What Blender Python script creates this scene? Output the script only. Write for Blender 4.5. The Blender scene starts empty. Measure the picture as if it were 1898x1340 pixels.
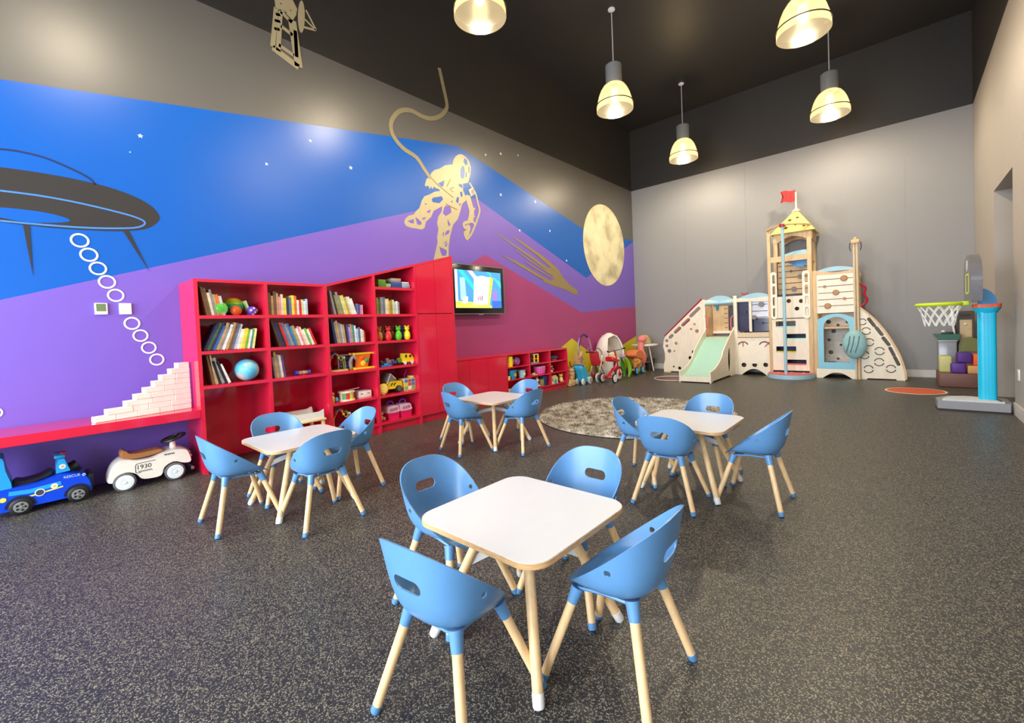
import bpy, bmesh, math, random
from mathutils import Vector, Matrix
from mathutils.geometry import tessellate_polygon, delaunay_2d_cdt

random.seed(7)
S = bpy.context.scene
COL = S.collection
PI = math.pi

# ------------------------------------------------------------------ camera
# room axes: X runs along the back wall (right), Y into the depth, Z up; camera stands at x=0, y=0
RM = ((0.7453254812844888, 0.042209553184009735, 0.6653632696264887),
      (-0.013795962785110326, 0.998756592280486, -0.04790554025478671),
      (-0.6665580232499471, 0.026525892940245988, 0.7449810592524119))
FPX, CPX, CPY, EYE = 810.0, 949.0, 627.7, 1.2
cam_data = bpy.data.cameras.new('camera')
cam_data.sensor_width = 36.0
cam_data.lens = 36.0 * FPX / 1898.0
cam_data.shift_x = 0.0
cam_data.shift_y = -(670.0 - CPY) / 1898.0
cam_data.clip_start = 0.02
cam_data.clip_end = 200
cam = bpy.data.objects.new('camera', cam_data)
COL.objects.link(cam)
_r = Vector((RM[0][0], RM[0][2], -RM[0][1]))
_d = Vector((RM[1][0], RM[1][2], -RM[1][1]))
_f = Vector((RM[2][0], RM[2][2], -RM[2][1]))
_m = Matrix((_r, -_d, -_f)).transposed().to_4x4()
_m.translation = Vector((0, 0, EYE))
cam.matrix_world = _m
S.camera = cam

# ------------------------------------------------------------------ world, daylight, exposure
world = bpy.data.worlds.new('daylight')
S.world = world
world.use_nodes = True
_bg = world.node_tree.nodes['Background']
_bg.inputs[0].default_value = (0.80, 0.90, 1.0, 1)
_bg.inputs[1].default_value = 1.2
S.view_settings.view_transform = 'Standard'
S.view_settings.look = 'None'
S.view_settings.gamma = 1.0
S.view_settings.use_curve_mapping = False
S.view_settings.exposure = 0.12
LAMP_W = 150.0
REAR_Y = -3.2
WINDOWS = [(-4.75, -3.05), (-2.75, -1.05), (-0.85, 0.65)]
WIN_Z = (0.35, 3.6)
WIN_W = [250.0, 220.0, 170.0]
for (wa, wb), pw in zip(WINDOWS, WIN_W):
    ld = bpy.data.lights.new('window_daylight', 'AREA')
    ld.shape = 'RECTANGLE'
    ld.size = wb - wa - 0.1
    ld.size_y = WIN_Z[1] - WIN_Z[0] - 0.1
    ld.energy = pw
    ld.color = (0.86, 0.93, 1.0)
    lo = bpy.data.objects.new('window_daylight', ld)
    COL.objects.link(lo)
    lo.location = ((wa + wb) / 2, REAR_Y + 0.03, (WIN_Z[0] + WIN_Z[1]) / 2)
    lo.rotation_euler = (math.radians(90), 0, 0)
    lo.rotation_euler = Vector((0, -1, 0)).to_track_quat('Z', 'Y').to_euler()

# ------------------------------------------------------------------ measuring helpers (room planes seen from the camera station)
def _ray(px, py):
    c = ((px - CPX) / FPX, (py - CPY) / FPX, 1.0)
    w = [sum(RM[k][i] * c[k] for k in range(3)) for i in range(3)]
    return (w[0], w[2], -w[1])
def wx(px, py, X):
    d = _ray(px, py); t = X / d[0]
    return (d[1] * t, d[2] * t + EYE)
def wy(px, py, Y):
    d = _ray(px, py); t = Y / d[1]
    return (d[0] * t, d[2] * t + EYE)
def fl(px, py, z=0.0):
    d = _ray(px, py); t = (z - EYE) / d[2]
    return (d[0] * t, d[1] * t, z)

# ------------------------------------------------------------------ materials
MATS = {}
def lin(c):
    c = c / 255.0
    return c / 12.92 if c <= 0.04045 else ((c + 0.055) / 1.055) ** 2.4
def mat(name, rgb, rough=0.5, metal=0.0, var=0.06, scale=18.0, bump=0.0, coat=0.0, emit=0.0, stretch=None, spec=0.5, trans=0.0):
    if name in MATS:
        return MATS[name]
    m = bpy.data.materials.new(name)
    m.use_nodes = True
    nt = m.node_tree
    b = nt.nodes['Principled BSDF']
    col = tuple(lin(v) for v in rgb)
    tc = nt.nodes.new('ShaderNodeTexCoord')
    mp = nt.nodes.new('ShaderNodeMapping')
    nt.links.new(tc.outputs['Object'], mp.inputs['Vector'])
    if stretch:
        mp.inputs['Scale'].default_value = stretch
    nz = nt.nodes.new('ShaderNodeTexNoise')
    nz.inputs['Scale'].default_value = scale
    nz.inputs['Detail'].default_value = 3.0
    nt.links.new(mp.outputs['Vector'], nz.inputs['Vector'])
    rp = nt.nodes.new('ShaderNodeValToRGB')
    lo = tuple(max(0.0, v * (1 - var)) for v in col) + (1,)
    hi = tuple(min(1.0, v * (1 + var)) for v in col) + (1,)
    rp.color_ramp.elements[0].position = 0.3
    rp.color_ramp.elements[1].position = 0.7
    rp.color_ramp.elements[0].color = lo
    rp.color_ramp.elements[1].color = hi
    nt.links.new(nz.outputs['Fac'], rp.inputs['Fac'])
    nt.links.new(rp.outputs['Color'], b.inputs['Base Color'])
    b.inputs['Roughness'].default_value = rough
    b.inputs['Metallic'].default_value = metal
    b.inputs['Specular IOR Level'].default_value = spec
    if coat:
        b.inputs['Coat Weight'].default_value = coat
        b.inputs['Coat Roughness'].default_value = 0.06
    if trans:
        b.inputs['Transmission Weight'].default_value = trans
    if emit:
        nt.links.new(rp.outputs['Color'], b.inputs['Emission Color'])
        b.inputs['Emission Strength'].default_value = emit
    if bump:
        bp = nt.nodes.new('ShaderNodeBump')
        bp.inputs['Strength'].default_value = bump
        bp.inputs['Distance'].default_value = 0.01
        nt.links.new(nz.outputs['Fac'], bp.inputs['Height'])
        nt.links.new(bp.outputs['Normal'], b.inputs['Normal'])
    MATS[name] = m
    return m

def floor_mat():
    m = bpy.data.materials.new('speckled_rubber')
    m.use_nodes = True
    nt = m.node_tree
    b = nt.nodes['Principled BSDF']
    tc = nt.nodes.new('ShaderNodeTexCoord')
    vo = nt.nodes.new('ShaderNodeTexVoronoi')
    vo.inputs['Scale'].default_value = 250.0
    nt.links.new(tc.outputs['Object'], vo.inputs['Vector'])
    nz = nt.nodes.new('ShaderNodeTexNoise')
    nz.inputs['Scale'].default_value = 280.0
    nz.inputs['Detail'].default_value = 2.0
    nt.links.new(tc.outputs['Object'], nz.inputs['Vector'])
    sep = nt.nodes.new('ShaderNodeSeparateColor')
    nt.links.new(vo.outputs['Color'], sep.inputs['Color'])
    r1 = nt.nodes.new('ShaderNodeValToRGB')      # which cells are chips
    e = r1.color_ramp.elements
    e[0].position = 0.71; e[0].color = (0, 0, 0, 1)
    e[1].position = 0.80; e[1].color = (1, 1, 1, 1)
    nt.links.new(sep.outputs['Red'], r1.inputs['Fac'])
    r2 = nt.nodes.new('ShaderNodeValToRGB')      # ragged chip outline
    r2.color_ramp.elements[0].position = 0.43; r2.color_ramp.elements[0].color = (0, 0, 0, 1)
    r2.color_ramp.elements[1].position = 0.50; r2.color_ramp.elements[1].color = (1, 1, 1, 1)
    nt.links.new(nz.outputs['Fac'], r2.inputs['Fac'])
    mu = nt.nodes.new('ShaderNodeMath'); mu.operation = 'MULTIPLY'
    nt.links.new(r1.outputs['Color'], mu.inputs[0]); nt.links.new(r2.outputs['Color'], mu.inputs[1])
    n2 = nt.nodes.new('ShaderNodeTexNoise'); n2.inputs['Scale'].default_value = 60.0
    nt.links.new(tc.outputs['Object'], n2.inputs['Vector'])
    r3 = nt.nodes.new('ShaderNodeValToRGB')
    r3.color_ramp.elements[0].position = 0.35; r3.color_ramp.elements[0].color = (0.021, 0.022, 0.025, 1)
    r3.color_ramp.elements[1].position = 0.65; r3.color_ramp.elements[1].color = (0.034, 0.034, 0.036, 1)
    nt.links.new(n2.outputs['Fac'], r3.inputs['Fac'])
    mx = nt.nodes.new('ShaderNodeMix'); mx.data_type = 'RGBA'
    nt.links.new(mu.outputs[0], mx.inputs['Factor'])
    nt.links.new(r3.outputs['Color'], mx.inputs['A'])
    mx.inputs['B'].default_value = (0.32, 0.28, 0.20, 1)
    nt.links.new(mx.outputs['Result'], b.inputs['Base Color'])
    b.inputs['Roughness'].default_value = 0.42
    b.inputs['Specular IOR Level'].default_value = 0.35
    bp = nt.nodes.new('ShaderNodeBump'); bp.inputs['Strength'].default_value = 0.12; bp.inputs['Distance'].default_value = 0.003
    nt.links.new(nz.outputs['Fac'], bp.inputs['Height'])
    nt.links.new(bp.outputs['Normal'], b.inputs['Normal'])
    return m

def ramp_mat(name, cols, scale, rough=0.6, metal=0.0, detail=5.0, bump=0.0, stretch=None):
    m = bpy.data.materials.new(name)
    m.use_nodes = True
    nt = m.node_tree
    b = nt.nodes['Principled BSDF']
    tc = nt.nodes.new('ShaderNodeTexCoord')
    mp = nt.nodes.new('ShaderNodeMapping')
    nt.links.new(tc.outputs['Object'], mp.inputs['Vector'])
    if stretch:
        mp.inputs['Scale'].default_value = stretch
    nz = nt.nodes.new('ShaderNodeTexNoise')
    nz.inputs['Scale'].default_value = scale
    nz.inputs['Detail'].default_value = detail
    nt.links.new(mp.outputs['Vector'], nz.inputs['Vector'])
    rp = nt.nodes.new('ShaderNodeValToRGB')
    el = rp.color_ramp.elements
    while len(el) < len(cols):
        el.new(0.5)
    for k, (p, c) in enumerate(cols):
        el[k].position = p
        el[k].color = tuple(lin(v) for v in c) + (1,)
    nt.links.new(nz.outputs['Fac'], rp.inputs['Fac'])
    nt.links.new(rp.outputs['Color'], b.inputs['Base Color'])
    b.inputs['Roughness'].default_value = rough
    b.inputs['Metallic'].default_value = metal
    if bump:
        bp = nt.nodes.new('ShaderNodeBump'); bp.inputs['Strength'].default_value = bump; bp.inputs['Distance'].default_value = 0.01
        nt.links.new(nz.outputs['Fac'], bp.inputs['Height'])
        nt.links.new(bp.outputs['Normal'], b.inputs['Normal'])
    MATS[name] = m
    return m

def P(rgb):   # glossy toy plastic of one colour
    return mat('plastic_%d_%d_%d' % rgb, rgb, 0.35, var=0.05)
def C(rgb):   # matt cloth / paper / paint of one colour
    return mat('matt_%d_%d_%d' % rgb, rgb, 0.7, var=0.10, scale=40)

# ------------------------------------------------------------------ mesh builder
def circ(cx, cy, r, n=20, ry=None, a0=0.0):
    ry = r if ry is None else ry
    return [(cx + r * math.cos(a0 + 2 * PI * k / n), cy + ry * math.sin(a0 + 2 * PI * k / n)) for k in range(n)]
def rrect(x0, y0, x1, y1, r, n=4):
    r = min(r, abs(x1 - x0) / 2 - 1e-5, abs(y1 - y0) / 2 - 1e-5)
    out = []
    for cx, cy, a in ((x1 - r, y1 - r, 0), (x0 + r, y1 - r, PI / 2), (x0 + r, y0 + r, PI), (x1 - r, y0 + r, 1.5 * PI)):
        for k in range(n + 1):
            t = a + PI / 2 * k / n
            out.append((cx + r * math.cos(t), cy + r * math.sin(t)))
    return out
def slot(x0, y0, x1, y1, w, n=5):      # stadium along a segment
    dx, dy = x1 - x0, y1 - y0
    L = math.hypot(dx, dy); a = math.atan2(dy, dx); out = []
    for (cx, cy), s in (((x1, y1), -PI / 2), ((x0, y0), PI / 2)):
        for k in range(n + 1):
            t = a + s + PI * k / n
            out.append((cx + w / 2 * math.cos(t), cy + w / 2 * math.sin(t)))
    return out
def ribbon(pts, w):                    # outline of a brush stroke; w number or list
    n = len(pts); L = []; R = []
    for k, p in enumerate(pts):
        a = pts[max(0, k - 1)]; b = pts[min(n - 1, k + 1)]
        dx, dy = b[0] - a[0], b[1] - a[1]; l = math.hypot(dx, dy) or 1
        ww = (w[k] if isinstance(w, (list, tuple)) else w) / 2
        L.append((p[0] - dy / l * ww, p[1] + dx / l * ww)); R.append((p[0] + dy / l * ww, p[1] - dx / l * ww))
    return L, R
def smooth_pts(pts, sub=4, closed=False):
    n = len(pts); out = []
    rng = range(n) if closed else range(n - 1)
    for i in rng:
        if closed:
            p0, p1, p2, p3 = pts[(i - 1) % n], pts[i], pts[(i + 1) % n], pts[(i + 2) % n]
        else:
            p0, p1, p2, p3 = pts[max(i - 1, 0)], pts[i], pts[i + 1], pts[min(i + 2, n - 1)]
        for k in range(sub):
            t = k / sub
            out.append(tuple(0.5 * (2 * b + (c - a) * t + (2 * a - 5 * b + 4 * c - d) * t * t + (3 * b - a - 3 * c + d) * t ** 3)
                             for a, b, c, d in zip(p0, p1, p2, p3)))
    if not closed:
        out.append(tuple(pts[-1]))
    return out

FX = lambda X: (Vector((X, 0, 0)), Vector((0, 1, 0)), Vector((0, 0, 1)), Vector((1, 0, 0)))      # faces the room from the left wall
FY = lambda Y: (Vector((0, Y, 0)), Vector((1, 0, 0)), Vector((0, 0, 1)), Vector((0, -1, 0)))     # faces the room from the back wall
FZ = lambda Z: (Vector((0, 0, Z)), Vector((1, 0, 0)), Vector((0, 1, 0)), Vector((0, 0, 1)))

class MB:
    def __init__(self, m=None):
        self.v = []; self.f = []; self.mi = []; self.m = m or Matrix.Identity(4); self.cur = 0
    def _add(self, vs, fs):
        o = len(self.v)
        self.v += [self.m @ Vector(p) for p in vs]
        for f in fs:
            self.f.append([o + k for k in f]); self.mi.append(self.cur)
        return self
    def box(self, x0, y0, z0, x1, y1, z1, bev=0.0, seg=2):
        if bev <= 0:
            vs = [(x, y, z) for x in (x0, x1) for y in (y0, y1) for z in (z0, z1)]
            return self._add(vs, [(0, 1, 3, 2), (4, 6, 7, 5), (0, 4, 5, 1), (2, 3, 7, 6), (0, 2, 6, 4), (1, 5, 7, 3)])
        bm = bmesh.new()
        bmesh.ops.create_cube(bm, size=1.0)
        for v in bm.verts:
            v.co = Vector(((x0 + x1) / 2 + v.co.x * (x1 - x0), (y0 + y1) / 2 + v.co.y * (y1 - y0), (z0 + z1) / 2 + v.co.z * (z1 - z0)))
        b = min(bev, abs(x1 - x0) * .49, abs(y1 - y0) * .49, abs(z1 - z0) * .49)
        bmesh.ops.bevel(bm, geom=bm.edges[:], offset=b, segments=seg, profile=0.5, affect='EDGES')
        bm.verts.index_update()
        vs = [tuple(v.co) for v in bm.verts]; fs = [[v.index for v in f.verts] for f in bm.faces]
        bm.free()
        return self._add(vs, fs)
    def cbox(self, c, s, bev=0.0, seg=2):
        return self.box(c[0] - s[0] / 2, c[1] - s[1] / 2, c[2] - s[2] / 2, c[0] + s[0] / 2, c[1] + s[1] / 2, c[2] + s[2] / 2, bev, seg)
    def tube(self, pts, r, n=8, closed=False, cap=True):
        pts = [Vector(p) for p in pts]; N = len(pts); vs = []; fs = []
        up = None
        for k in range(N):
            if closed:
                t = pts[(k + 1) % N] - pts[(k - 1) % N]
            else:
                t = pts[min(k + 1, N - 1)] - pts[max(k - 1, 0)]
            t.normalize()
            if up is None:
                up = Vector((0, 0, 1)) if abs(t.z) < 0.9 else Vector((1, 0, 0))
            a = t.cross(up); a.normalize(); b = a.cross(t); up = b
            rr = r[k] if isinstance(r, (list, tuple)) else r
            vs += [tuple(pts[k] + (a * math.cos(2 * PI * j / n) + b * math.sin(2 * PI * j / n)) * rr) for j in range(n)]
        for k in range(N if closed else N - 1):
            k2 = (k + 1) % N
            for j in range(n):
                j2 = (j + 1) % n
                fs.append((k * n + j, k * n + j2, k2 * n + j2, k2 * n + j))
        if cap and not closed:
            fs.append(tuple(range(n - 1, -1, -1))); fs.append(tuple((N - 1) * n + j for j in range(n)))
        return self._add(vs, fs)
    def cyl(self, p0, p1, r0, r1=None, n=14):
        return self.tube([p0, p1], [r0, r0 if r1 is None else r1], n)
    def lathe(self, prof, n=24, o=(0, 0, 0), axis=(0, 0, 1), cap=True):
        q = Vector(axis).to_track_quat('Z', 'Y').to_matrix()
        o = Vector(o); vs = []; fs = []; N = len(prof)
        for r, z in prof:
            vs += [tuple(o + q @ Vector((r * math.cos(2 * PI * j / n), r * math.sin(2 * PI * j / n), z))) for j in range(n)]
        for k in range(N - 1):
            for j in range(n):
                j2 = (j + 1) % n
                fs.append((k * n + j, k * n + j2, (k + 1) * n + j2, (k + 1) * n + j))
        if cap:
            if prof[0][0] > 1e-6: fs.append(tuple(range(n - 1, -1, -1)))
            if prof[-1][0] > 1e-6: fs.append(tuple((N - 1) * n + j for j in range(n)))
        return self._add(vs, fs)
    def ball(self, c, r, nu=18, nv=10):
        rx, ry, rz = r if isinstance(r, (tuple, list)) else (r, r, r)
        vs = [(c[0], c[1], c[2] - rz)]; fs = []
        for i in range(1, nv):
            a = -PI / 2 + PI * i / nv
            for j in range(nu):
                t = 2 * PI * j / nu
                vs.append((c[0] + rx * math.cos(a) * math.cos(t), c[1] + ry * math.cos(a) * math.sin(t), c[2] + rz * math.sin(a)))
        vs.append((c[0], c[1], c[2] + rz)); top = len(vs) - 1
        for j in range(nu):
            fs.append((0, 1 + (j + 1) % nu, 1 + j))
            fs.append((top, top - nu + j, top - nu + (j + 1) % nu))
        for i in range(nv - 2):
            for j in range(nu):
                a = 1 + i * nu
                fs.append((a + j, a + (j + 1) % nu, a + nu + (j + 1) % nu, a + nu + j))
        return self._add(vs, fs)
    def ring(self, c, R, r, axis=(0, 0, 1), n=28, m=8):
        q = Vector(axis).to_track_quat('Z', 'Y').to_matrix(); c = Vector(c)
        return self.tube([c + q @ Vector((R * math.cos(2 * PI * k / n), R * math.sin(2 * PI * k / n), 0)) for k in range(n)], r, m, closed=True)
    def prism(self, outline, t, frame, holes=(), lift=0.0):
        o, u, v, n = frame
        loops = [list(outline)] + [list(h) for h in holes]
        ed = []; k0 = 0
        for l in loops:
            ed += [(k0 + k, k0 + (k + 1) % len(l)) for k in range(len(l))]; k0 += len(l)
        flat = [p for l in loops for p in l]; N = len(flat)
        cv, _, tri, ov, _, _ = delaunay_2d_cdt([Vector((p[0], p[1])) for p in flat], ed, [], 1, 1e-7)
        def inside(l, x, y):
            c = False; j = len(l) - 1
            for i in range(len(l)):
                if (l[i][1] > y) != (l[j][1] > y) and x < (l[j][0] - l[i][0]) * (y - l[i][1]) / (l[j][1] - l[i][1]) + l[i][0]: c = not c
                j = i
            return c
        keep = []
        for x in tri:
            gx_ = sum(cv[k][0] for k in x) / 3; gy_ = sum(cv[k][1] for k in x) / 3
            if inside(loops[0], gx_, gy_) and not any(inside(l, gx_, gy_) for l in loops[1:]): keep.append(x)
        tri = keep
        back = {}
        for k, src in enumerate(ov):
            back[k] = src[0] if src else None
        vs = [o + u * p[0] + v * p[1] + n * (lift + t) for p in flat] + [o + u * p[0] + v * p[1] + n * lift for p in flat]
        for k in range(len(cv)):
            if back[k] is None:
                back[k] = ('n', len(vs)); p = cv[k]
                vs += [o + u * p[0] + v * p[1] + n * (lift + t), o + u * p[0] + v * p[1] + n * lift]
        fr_ = lambda k: back[k][1] if isinstance(back[k], tuple) else back[k]
        bk_ = lambda k: back[k][1] + 1 if isinstance(back[k], tuple) else N + back[k]
        fs = [tuple(fr_(k) for k in x) for x in tri] + [tuple(bk_(k) for k in reversed(x)) for x in tri]
        b = 0
        for l in loops:
            L = len(l)
            for k in range(L):
                k2 = (k + 1) % L
                fs.append((b + k, b + k2, N + b + k2, N + b + k))
            b += L
        return self._add(vs, fs)
    def stroke(self, pts, w, t, frame, lift=0.0):
        L, R = ribbon(pts, w)
        return self.prism(L + R[::-1], t, frame, lift=lift)
    def build(self, name, mats, parent=None, world=True, ang=35, kind=None, label=None):
        me = bpy.data.meshes.new(name)
        mats = mats if isinstance(mats, (list, tuple)) else [mats]
        off = Vector((0, 0, 0)); loc = Vector((0, 0, 0))
        if parent is not None and world:
            r = parent
            while r.parent: r = r.parent
            off = Vector(r.location)
        elif parent is None and kind is None and world:
            lo = [min(p[i] for p in self.v) for i in range(3)]; hi = [max(p[i] for p in self.v) for i in range(3)]
            off = Vector(((lo[0] + hi[0]) / 2, (lo[1] + hi[1]) / 2, lo[2])); loc = off
        me.from_pydata([p - off for p in self.v], [], self.f)
        for m in mats: me.materials.append(m)
        if len(mats) > 1: me.polygons.foreach_set('material_index', self.mi)
        bm = bmesh.new(); bm.from_mesh(me)
        bmesh.ops.recalc_face_normals(bm, faces=bm.faces[:])
        bm.to_mesh(me); bm.free()
        if ang:
            me.polygons.foreach_set('use_smooth', [True] * len(me.polygons))
            me.set_sharp_from_angle(angle=math.radians(ang))
        ob = bpy.data.objects.new(name, me)
        COL.objects.link(ob)
        ob.location = loc
        if parent is not None: ob.parent = parent
        if kind: ob['kind'] = kind
        if label: ob['label'] = label
        return ob

def tag(o, label, cat, group=None):
    o['label'] = label; o['category'] = cat
    if group: o['group'] = group
    return o
def thing(name, label, cat, loc=(0, 0, 0), group=None):
    o = bpy.data.objects.new(name, None)
    o.empty_display_size = 0.1
    COL.objects.link(o); o.location = loc
    return tag(o, label, cat, group)
def copy_tree(o, parent=None):
    c = o.copy(); COL.objects.link(c)
    if parent is not None: c.parent = parent
    for ch in list(o.children):
        copy_tree(ch, c)
    return c
def copy_thing(o, loc, rz, label, group=None):
    kids = list(o.children)
    c = o.copy(); COL.objects.link(c); c.location = loc; c.rotation_euler = (0, 0, rz)
    for ch in kids: copy_tree(ch, c)
    c['label'] = label
    if group: c['group'] = group
    return c
def text_mesh(txt, size, name='lettering'):
    cu = bpy.data.curves.new(name, 'FONT'); cu.body = txt; cu.size = size; cu.extrude = 0.0006; cu.align_x = 'CENTER'; cu.align_y = 'CENTER'
    ob = bpy.data.objects.new(name, cu); COL.objects.link(ob)
    bpy.context.view_layer.update()
    me = bpy.data.meshes.new_from_object(ob.evaluated_get(bpy.context.evaluated_depsgraph_get()))
    bpy.data.objects.remove(ob)
    return me
def put_text(txt, size, frame_m, m, parent, name='lettering'):
    me = text_mesh(txt, size); me.transform(frame_m); me.materials.clear(); me.materials.append(m)
    r = parent
    while r.parent: r = r.parent
    me.transform(Matrix.Translation(-Vector(r.location)))
    ob = bpy.data.objects.new(name, me); COL.objects.link(ob); ob.parent = parent
    return ob
ORD = ['first', 'second', 'third', 'fourth', 'fifth', 'sixth', 'seventh', 'eighth', 'ninth', 'tenth', 'eleventh', 'twelfth',
       'thirteenth', 'fourteenth', 'fifteenth', 'sixteenth', 'seventeenth', 'eighteenth', 'nineteenth', 'twentieth']

# ------------------------------------------------------------------ common materials
M_floor = floor_mat()
M_grey = ramp_mat('woven_grey_wallcovering', [(0.3, (136, 136, 138)), (0.7, (150, 150, 152))], 60, 0.55, stretch=(1, 1, 14), bump=0.05)
M_wallgrey = mat('grey_wall_paint', (96, 94, 91), 0.38, var=0.02, scale=3)
M_wallright = mat('pale_grey_paint', (176, 168, 158), 0.5, var=0.02, scale=3)
M_dark = mat('charcoal_paint', (46, 44, 43), 0.45, var=0.04, scale=3)
M_white = mat('white_trim_paint', (205, 203, 200), 0.45, var=0.02)
M_red = mat('gloss_red_laminate', (214, 32, 64), 0.075, var=0.02, scale=4, spec=0.75)
M_redback = MATS['gloss_red_laminate']
M_ply = mat('birch_ply_edge', (214, 170, 118), 0.5, var=0.18, scale=30, stretch=(1, 1, 8))
M_wood = mat('beech_wood', (236, 200, 148), 0.38, var=0.10, scale=14, stretch=(4, 4, 0.7))
M_lam = mat('white_laminate', (226, 226, 228), 0.22, var=0.01)
M_blue = mat('cornflower_blue_plastic', (94, 145, 194), 0.33, var=0.02)
M_whitepl = mat('white_plastic', (236, 236, 234), 0.35, var=0.02)
M_black = mat('black_rubber', (24, 24, 26), 0.45, var=0.1)
M_steel = mat('brushed_steel', (180, 182, 186), 0.28, metal=0.9, var=0.05)
M_greymetal = mat('grey_painted_metal', (128, 130, 130), 0.4, var=0.03)
M_gold = mat('matt_gold_foil', (184, 172, 138), 0.42, metal=0.25, var=0.04)
M_birch = mat('birch_veneer', (242, 232, 212), 0.42, var=0.05, scale=9, stretch=(2, 2, 0.6))
M_tan = mat('honey_birch', (222, 190, 144), 0.45, var=0.10, scale=9, stretch=(3, 3, 0.5))
M_sky = mat('pale_sky_blue', (166, 210, 228), 0.4, var=0.03)
M_mint = mat('mint_green_slide', (176, 222, 206), 0.3, var=0.02)
M_navy = mat('navy_dark_glass', (44, 50, 78), 0.12, var=0.25, scale=6)
M_redpaint = mat('crimson_paint', (176, 26, 52), 0.35, var=0.04)

# ================================================================== THE ROOM
XL, XR, YB, HB, HC = -5.18, 0.92, 10.65, 4.57, 6.09
T = 0.2
def struct(name, mb, m, parent=None):
    return mb.build(name, m, parent, kind='structure')
struct('floor', MB().box(XL - T, REAR_Y - T, -0.1, XR + 3.0, YB + T, 0.0), M_floor)
struct('ceiling', MB().box(XL - T, REAR_Y - T, HC, XR + 3.0, YB + T, HC + 0.1), M_dark)
wl_ = struct('wall_left', MB().box(XL - T, REAR_Y - T, 0, XL, YB + T, HC), M_wallgrey)
MB().box(XL, REAR_Y, HB, XL + 0.004, YB - 0.004, HC).build('dark_band', M_dark, wl_)
wb_ = struct('wall_back', MB().box(XL, YB, 0, XR + 3.0, YB + T, HC), M_grey)
MB().box(XL, YB - 0.004, HB, XR, YB, HC).build('dark_band', M_dark, wb_)
# wallcovering drops on the back wall, with their seams
drops = [XL + 0.004] + [wy(px, 500, YB)[0] for px in (1272, 1385, 1680)] + [XR]
for k in range(4):
    MB().box(drops[k] + 0.0015, YB - 0.003, 0.13, drops[k + 1] - 0.0015, YB, HB).build('wallcovering_panel', M_grey, wb_)
# right wall with the doorway recess
DY0, DY1 = 7.30, 8.62
DZ = 2.72
mb = MB().box(XR, REAR_Y - T, 0, XR + 0.25, DY0, HC).box(XR, DY1, 0, XR + 0.25, YB, HC).box(XR, DY0, DZ, XR + 0.25, DY1, HC)
wr_ = struct('wall_right', mb, M_wallright)
MB().box(XR - 0.004, REAR_Y, HB, XR, YB - 0.004, HC).build('dark_band', M_dark, wr_)
struct('wall_passage', MB().box(XR + 0.25, DY1, 0, XR + 2.8, DY1 + 0.15, DZ).box(XR + 0.25, DY0 - 0.15, 0, XR + 2.8, DY0, DZ)
       .box(XR + 2.7, DY0, 0, XR + 2.8, DY1, DZ).box(XR + 0.25, DY0 - .15, DZ, XR + 2.8, DY1 + .15, DZ + 0.1), M_wallright)
# rear wall behind the camera with three tall windows
mb = MB()
edges = [XL] + [e for w in WINDOWS for e in w] + [XR]
for k in range(0, len(edges), 2):
    mb.box(edges[k], REAR_Y - T, 0, edges[k + 1], REAR_Y, HC)
for a, b in WINDOWS:
    mb.box(a, REAR_Y - T, 0, b, REAR_Y, WIN_Z[0]); mb.box(a, REAR_Y - T, WIN_Z[1], b, REAR_Y, HC)
struct('wall_rear', mb, M_wallgrey)
M_glass = mat('window_glass', (230, 240, 245), 0.02, trans=1.0, var=0.0)
for k, (a, b) in enumerate(WINDOWS):
    fr = MB()
    for x in (a, (a + b) / 2 - 0.025, b - 0.05):
        fr.box(x, REAR_Y - 0.14, WIN_Z[0], x + 0.05, REAR_Y - 0.08, WIN_Z[1])
    for z in (WIN_Z[0], 2.4, WIN_Z[1] - 0.05):
        fr.box(a, REAR_Y - 0.14, z, b, REAR_Y - 0.08, z + 0.05)
    wo = struct('window_%d' % (k + 1), fr, M_greymetal)
    MB().box(a + 0.03, REAR_Y - 0.112, WIN_Z[0] + .03, b - 0.03, REAR_Y - 0.108, WIN_Z[1] - .03).build('pane', M_glass, wo)
struct('baseboard_back', MB().box(XL, YB - 0.015, 0, XR, YB - 0.003, 0.13), M_white)
mb = MB().box(XR - 0.014, REAR_Y, 0, XR, DY0, 0.13).box(XR - 0.014, DY1, 0, XR, YB - 0.015, 0.13)
struct('baseboard_right', mb, M_white)
# socket plate on the right wall
sp = thing('socket_plate', 'small white socket plate low on the right wall', 'socket', (XR, *wx(1887, 695, XR - .01)[:1], wx(1887, 695, XR - .01)[1] - .06))
y0, z0 = wx(1887, 695, XR - .01)
MB().box(XR - 0.012, y0 - .045, z0 - .06, XR, y0 + .045, z0 + .06, .004).build('plate', M_whitepl, sp)
MB().box(XR - 0.014, y0 - .02, z0 - .03, XR - .012, y0 + .02, z0 + .03).build('outlet', mat('socket_grey', (190, 190, 188), .4), sp)

# ------------------------------------------------------------------ the painted mural on the left wall
def W(px, py):
    return wx(px, py, XL)
def zoomW(ox, oy, s):
    return lambda p: W(ox + p[0] / s, oy + p[1] / s)
M_mblue = mat('mural_blue', (0, 90, 184), 0.34, var=0.02, scale=2)
M_mpurple = mat('mural_violet', (118, 92, 192), 0.34, var=0.02, scale=2)
M_mpink = mat('mural_magenta', (162, 64, 122), 0.34, var=0.02, scale=2)
M_myellow = mat('mural_chartreuse', (206, 196, 36), 0.36, var=0.03, scale=2)
M_mufo = mat('mural_charcoal', (48, 46, 46), 0.4, var=0.06, scale=3)
M_mwhite = mat('mural_white', (238, 238, 240), 0.45, var=0.01)
Fw = FX(XL)
Yend = YB - 0.006
def mural(name, outline, m, layer, holes=()):
    return MB().prism(outline, 0.0015, Fw, holes, lift=0.0015 * layer).build(name, m, wl_, ang=0)
slopeL = (3.478 - 3.282) / 1.169
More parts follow.
